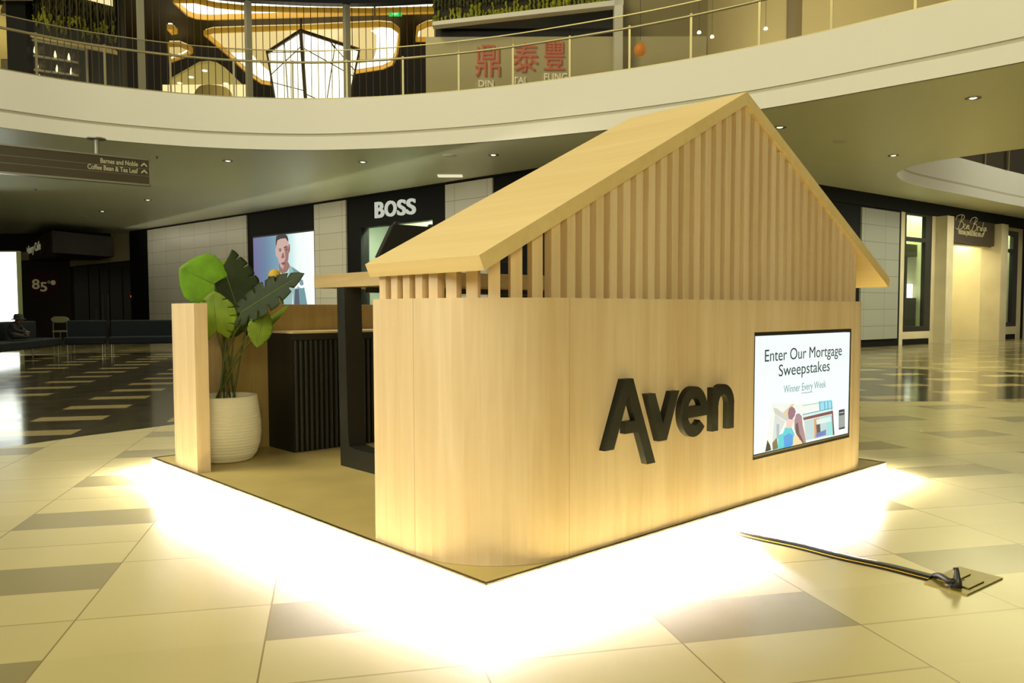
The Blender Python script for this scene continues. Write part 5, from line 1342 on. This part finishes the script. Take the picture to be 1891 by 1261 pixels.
b = MB(); b.prism([LW.P(LW.S(79.5), LW.Z(79.5, 72), 0.05), LW.P(LW.S(232), LW.Z(232, 103), 0.05), LW.P(LW.S(232), LW.Z(232, 96), 0.05), LW.P(LW.S(79.5), LW.Z(79.5, 63), 0.05)], LW.n*0.12)
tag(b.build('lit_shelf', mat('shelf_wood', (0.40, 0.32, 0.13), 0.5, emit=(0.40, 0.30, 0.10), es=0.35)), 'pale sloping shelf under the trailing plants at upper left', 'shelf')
b = MB(); b.prism([LW.P(LW.S(158), LW.Z(158, -6), 0.2), LW.P(LW.S(158), LW.Z(158, -2), 0.2), LW.P(LW.S(231), LW.Z(231, 17), 0.2), LW.P(LW.S(231), LW.Z(231, -6), 0.2)], LW.n*0.1)
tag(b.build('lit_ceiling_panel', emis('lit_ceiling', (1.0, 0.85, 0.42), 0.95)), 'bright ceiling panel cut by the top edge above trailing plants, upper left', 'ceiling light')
md = thing('menu_display', 'dark wall display with six little flame-shaped lamps upstairs at far left', 'wall display', LW.P(LW.S(130), 6.6, 0.1))
b = MB(); b.prism([LW.P(LW.S(80), LW.Z(80, 78), 0.02), LW.P(LW.S(178), LW.Z(178, 97), 0.02), LW.P(LW.S(178), ZT, 0.02), LW.P(LW.S(80), ZT, 0.02)], LW.n*0.06); b.build('board', mat('menu_board', (0.020, 0.018, 0.010), 0.4), md)
b = MB()
for (xa, ya), (xb, yb) in (((80,76),(180,95)),((178,96),(178,162)),((82,105),(164,118)),((82,131),(164,142))):
    b.tube([LW.P(LW.S(xa), LW.Z(xa, ya), 0.09), LW.P(LW.S(xb), LW.Z(xb, yb), 0.09)], 0.035, 6)
b.build('frame_bar', M_greypost, md)
M_fl = emis('flame_lamp', (1.0, 0.83, 0.5), 2.2)
for x, y in ((86, 95), (122.5, 103), (147, 107.5), (89, 122.5), (125, 129), (150.5, 134), (93, 146), (127, 152)):
    p = LW.P(LW.S(x), LW.Z(x, y+6.5), 0.14); b = MB(); b.lathe([(0.0,0.0),(0.026,0.01),(0.034,0.04),(0.026,0.10),(0.012,0.16),(0.0,0.19)], p, 10); lo = b.build('flame_lamp', M_fl, md, smooth=True)
    b = MB(); b.box((0, 0, 0), (0.01, 0.01, 0.01)); 
    b = MB(); LW.box(b, LW.S(x+5), LW.S(x+16), LW.Z(x+8, y+6), LW.Z(x+8, y-8), 0.081, 0.086); b.build('menu_print', mat('menu_print_grey', (0.05, 0.045, 0.03), 0.6, noise=0.7, nscale=9), md)
by = sroot('wall_upper_left', at(20, 80, 23))
BF = plane_face(23.4, -60, 46)
wpart('beige_wall', BF, mat('beige_wall', (0.62, 0.52, 0.22), 0.6), BF.S(-90), BF.S(46), ZT, BF.Z(20, 9), -0.2, 0.0, by)
wpart('dark_wall', BF, M_blackwall, BF.S(-90), BF.S(80), BF.Z(20, 9), 11.5, -0.2, 0.1, by)
point('bay_lamp', BF.P(BF.S(14), BF.Z(14, 60), 0.7), 14, (1.0, 0.86, 0.45), 0.1)
sgn = thing('notice_board', 'small dark-framed grey notice board on beige wall at top left corner', 'notice board', BF.P(BF.S(31), BF.Z(31, 125), 0.02))
wpart('frame', BF, M_black, BF.S(20.5), BF.S(42.5), BF.Z(31, 136), BF.Z(31, 110), 0.0, 0.05, sgn); wpart('panel', BF, mat('grey_notice', (0.16, 0.15, 0.08), 0.5), BF.S(21.5), BF.S(41.5), BF.Z(31, 134.5), BF.Z(31, 111.5), 0.05, 0.055, sgn)
lmp = thing('wall_lamp', 'small metal wall lamp on beige wall at top left corner', 'wall lamp', BF.P(BF.S(11), BF.Z(11, 110), 0.1))
q = BF.P(BF.S(11), BF.Z(11, 108), 0.02); b = MB(); b.tube(catmull([q, q+BF.n*0.12+Z3*0.04, q+BF.n*0.16-Z3*0.05], 5), 0.018, 8); b.build('arm', M_steel, lmp, smooth=True); b = MB(); b.lathe([(0.03,0.05),(0.06,0.0),(0.085,-0.05),(0.08,-0.05),(0.03,0.03)], q+BF.n*0.16-Z3*0.08, 16); b.build('shade', M_steel, lmp, smooth=True)

# right part: plant wall over dark recess, pale frame, sign wall
RW = plane_face(18.6, 806, 1146)
wpart('dark_recess', RW, mat('dark_recess', (0.014, 0.014, 0.012), 0.6), RW.S(806), RW.S(1146), ZT+0.4, 9.6, -0.3, -0.2, wu)
wpart('sign_wall', RW, mat('grey_sign_wall', (0.56, 0.51, 0.32), 0.6), RW.S(790), RW.S(1300), ZT, RW.Z(900, 68), -0.2, 0.0, wu)
pw2 = thing('hanging_plant_wall', 'dark wall of trailing yellow-green plants at top centre above the pale frame', 'plant wall', RW.P(RW.S(970), 8.4, 0.2))
wpart('backing', RW, mat('black_green_wall', (0.012, 0.012, 0.005), 0.7), RW.S(806), RW.S(1136), RW.Z(806, 54), 9.6, 0.0, 0.05, pw2)
trails(RW, pw2, 808, 1138, -8, lambda x: 52-(x-808)*0.125, 6.6, 5)
fr_ = thing('shopfront_frame', 'pale angular shopfront frame with sloping top beam and white post, upstairs at top centre', 'frame', RW.P(RW.S(1137), ZT, 0.3))
b = MB(); b.prism([RW.P(RW.S(806), RW.Z(806, 60), 0.2), RW.P(RW.S(1144), RW.Z(1144, 22), 0.2), RW.P(RW.S(1144), RW.Z(1144, 12), 0.2), RW.P(RW.S(806), RW.Z(806, 53), 0.2)], RW.n*0.25); b.build('top_beam', M_plaster, fr_)
b = MB(); RW.box(b, RW.S(1128), RW.S(1143), ZT, RW.Z(1136, 13), 0.2, 0.45); b.build('post', M_plaster, fr_)
dt = thing('restaurant_sign', 'three red Chinese characters over small white lettering on grey wall behind glass railing', 'sign', RW.P(RW.S(960), 6.3, 0.05))
M_red = mat('sign_red', (0.50, 0.17, 0.10), 0.5, emit=(0.6, 0.08, 0.05), es=0.25); M_wlet = mat('sign_white_letters', (0.85, 0.82, 0.68), 0.5, emit=(0.7, 0.66, 0.5), es=0.4)
def fit_text(s, F, x0, x1, yb, yt, m, root, name, o=0.02, bold=0.0):
    tx = text(s, 1.0, 0.03, bold); xs = [v.x for v in tx[0]]; ys = [v.y for v in tx[0]]; xm = (x0+x1)/2
    kx = (F.S(x1)-F.S(x0))/(max(xs)-min(xs)); kz = (F.Z(xm, yt)-F.Z(xm, yb))/(max(ys)-min(ys))
    b = MB(); put_text(b, ([Vector(((v.x-min(xs))*kx, (v.y-min(ys))*kz, v.z)) for v in tx[0]], tx[1]), F.P(F.S(x0), F.Z(xm, yb), o), F.d, (0, 0, 1), F.n)
    return b.build(name, m, root)
for ch, x0, x1, yb, yt in (('\u9f0e', 880, 925, 142, 84), ('\u6cf0', 948, 994, 134, 80), ('\u8c50', 1004, 1042, 130, 76)):
    fit_text(ch, RW, x0, x1, yb, yt, M_red, dt, 'character')
for s, x0, x1, yb, yt in (('DIN', 886, 913, 161, 149), ('TAI', 948, 971, 155, 143), ('FUNG', 1005, 1047, 150, 136)):
    fit_text(s, RW, x0, x1, yb, yt, M_wlet, dt, 'lettering')
# further right: dim interior and bright cream ceilings
RW2 = plane_face(17.5, 1146, 1300)
wpart('dark_interior', RW2, mat('dim_interior', (0.30, 0.26, 0.14), 0.6), RW2.S(1140), RW2.S(1330), ZT, 10.5, -1.6, -1.4, wu)
wpart('upper_wall', RW2, mat('cream_upper', (0.60, 0.54, 0.33), 0.6), RW2.S(1290), RW2.S(2300), ZT, 11.0, -3.1, -3.0, wu)
b = MB(); cq = [at(1290, 40, 17.0), at(2300, 40, 10.0), at(2300, 40, 22.0), at(1290, 40, 22.0)]
b.prism([(p.x, p.y, 9.3) for p in cq], (0, 0, 0.2)); struct(b.build('ceiling_upper_right', mat('cream_ceiling', (0.7, 0.62, 0.4), 0.6)))
area('upper_hall_light', at(1600, -60, 16.0), at(1700, 60, 18.5), 3, 3, 150, (1.0, 0.85, 0.5))
for x, y, lab in ((1291, 60, 'left'), (1315, 68, 'middle'), (1414, 53, 'right')):
    p = at(x, y, 17.0); b = MB(); b.lathe([(0, -0.035), (0.04, -0.02), (0.045, 0.0), (0.03, 0.03), (0, 0.035)], p, 12); t_ = b.build('pendant_bulb', emis('bulb_glow', (1, 0.95, 0.7), 3.0), smooth=True)
    tag(t_, '%s small glowing bulb seen through the glass railing at upper right' % lab, 'lamp', 'small bulbs behind glass railing')
    b = MB(); b.tube([p+Vector((0,0,0.03)), (p.x, p.y, 9.3)], 0.004, 5); b.build('cord', M_black, t_)
p = at(1182, 92, 17.2); b = MB(); b.lathe([(0,-0.13),(0.07,-0.12),(0.12,-0.05),(0.13,0.04),(0.08,0.12),(0,0.14)], p, 16)
t_ = tag(b.build('amber_reflection', mat('amber_reflection', (0.5, 0.2, 0.02), 0.4, emit=(1.0, 0.30, 0.03), es=0.3), smooth=True), 'round amber glow standing for a reflection in the glass railing, right of the white post', 'lamp')  # glowing body stands for an orange reflection in the glass
b = MB(); b.tube([p+Vector((0,0,0.2)), (p.x, p.y, 9.3)], 0.006, 5); b.build('cord', M_black, t_)
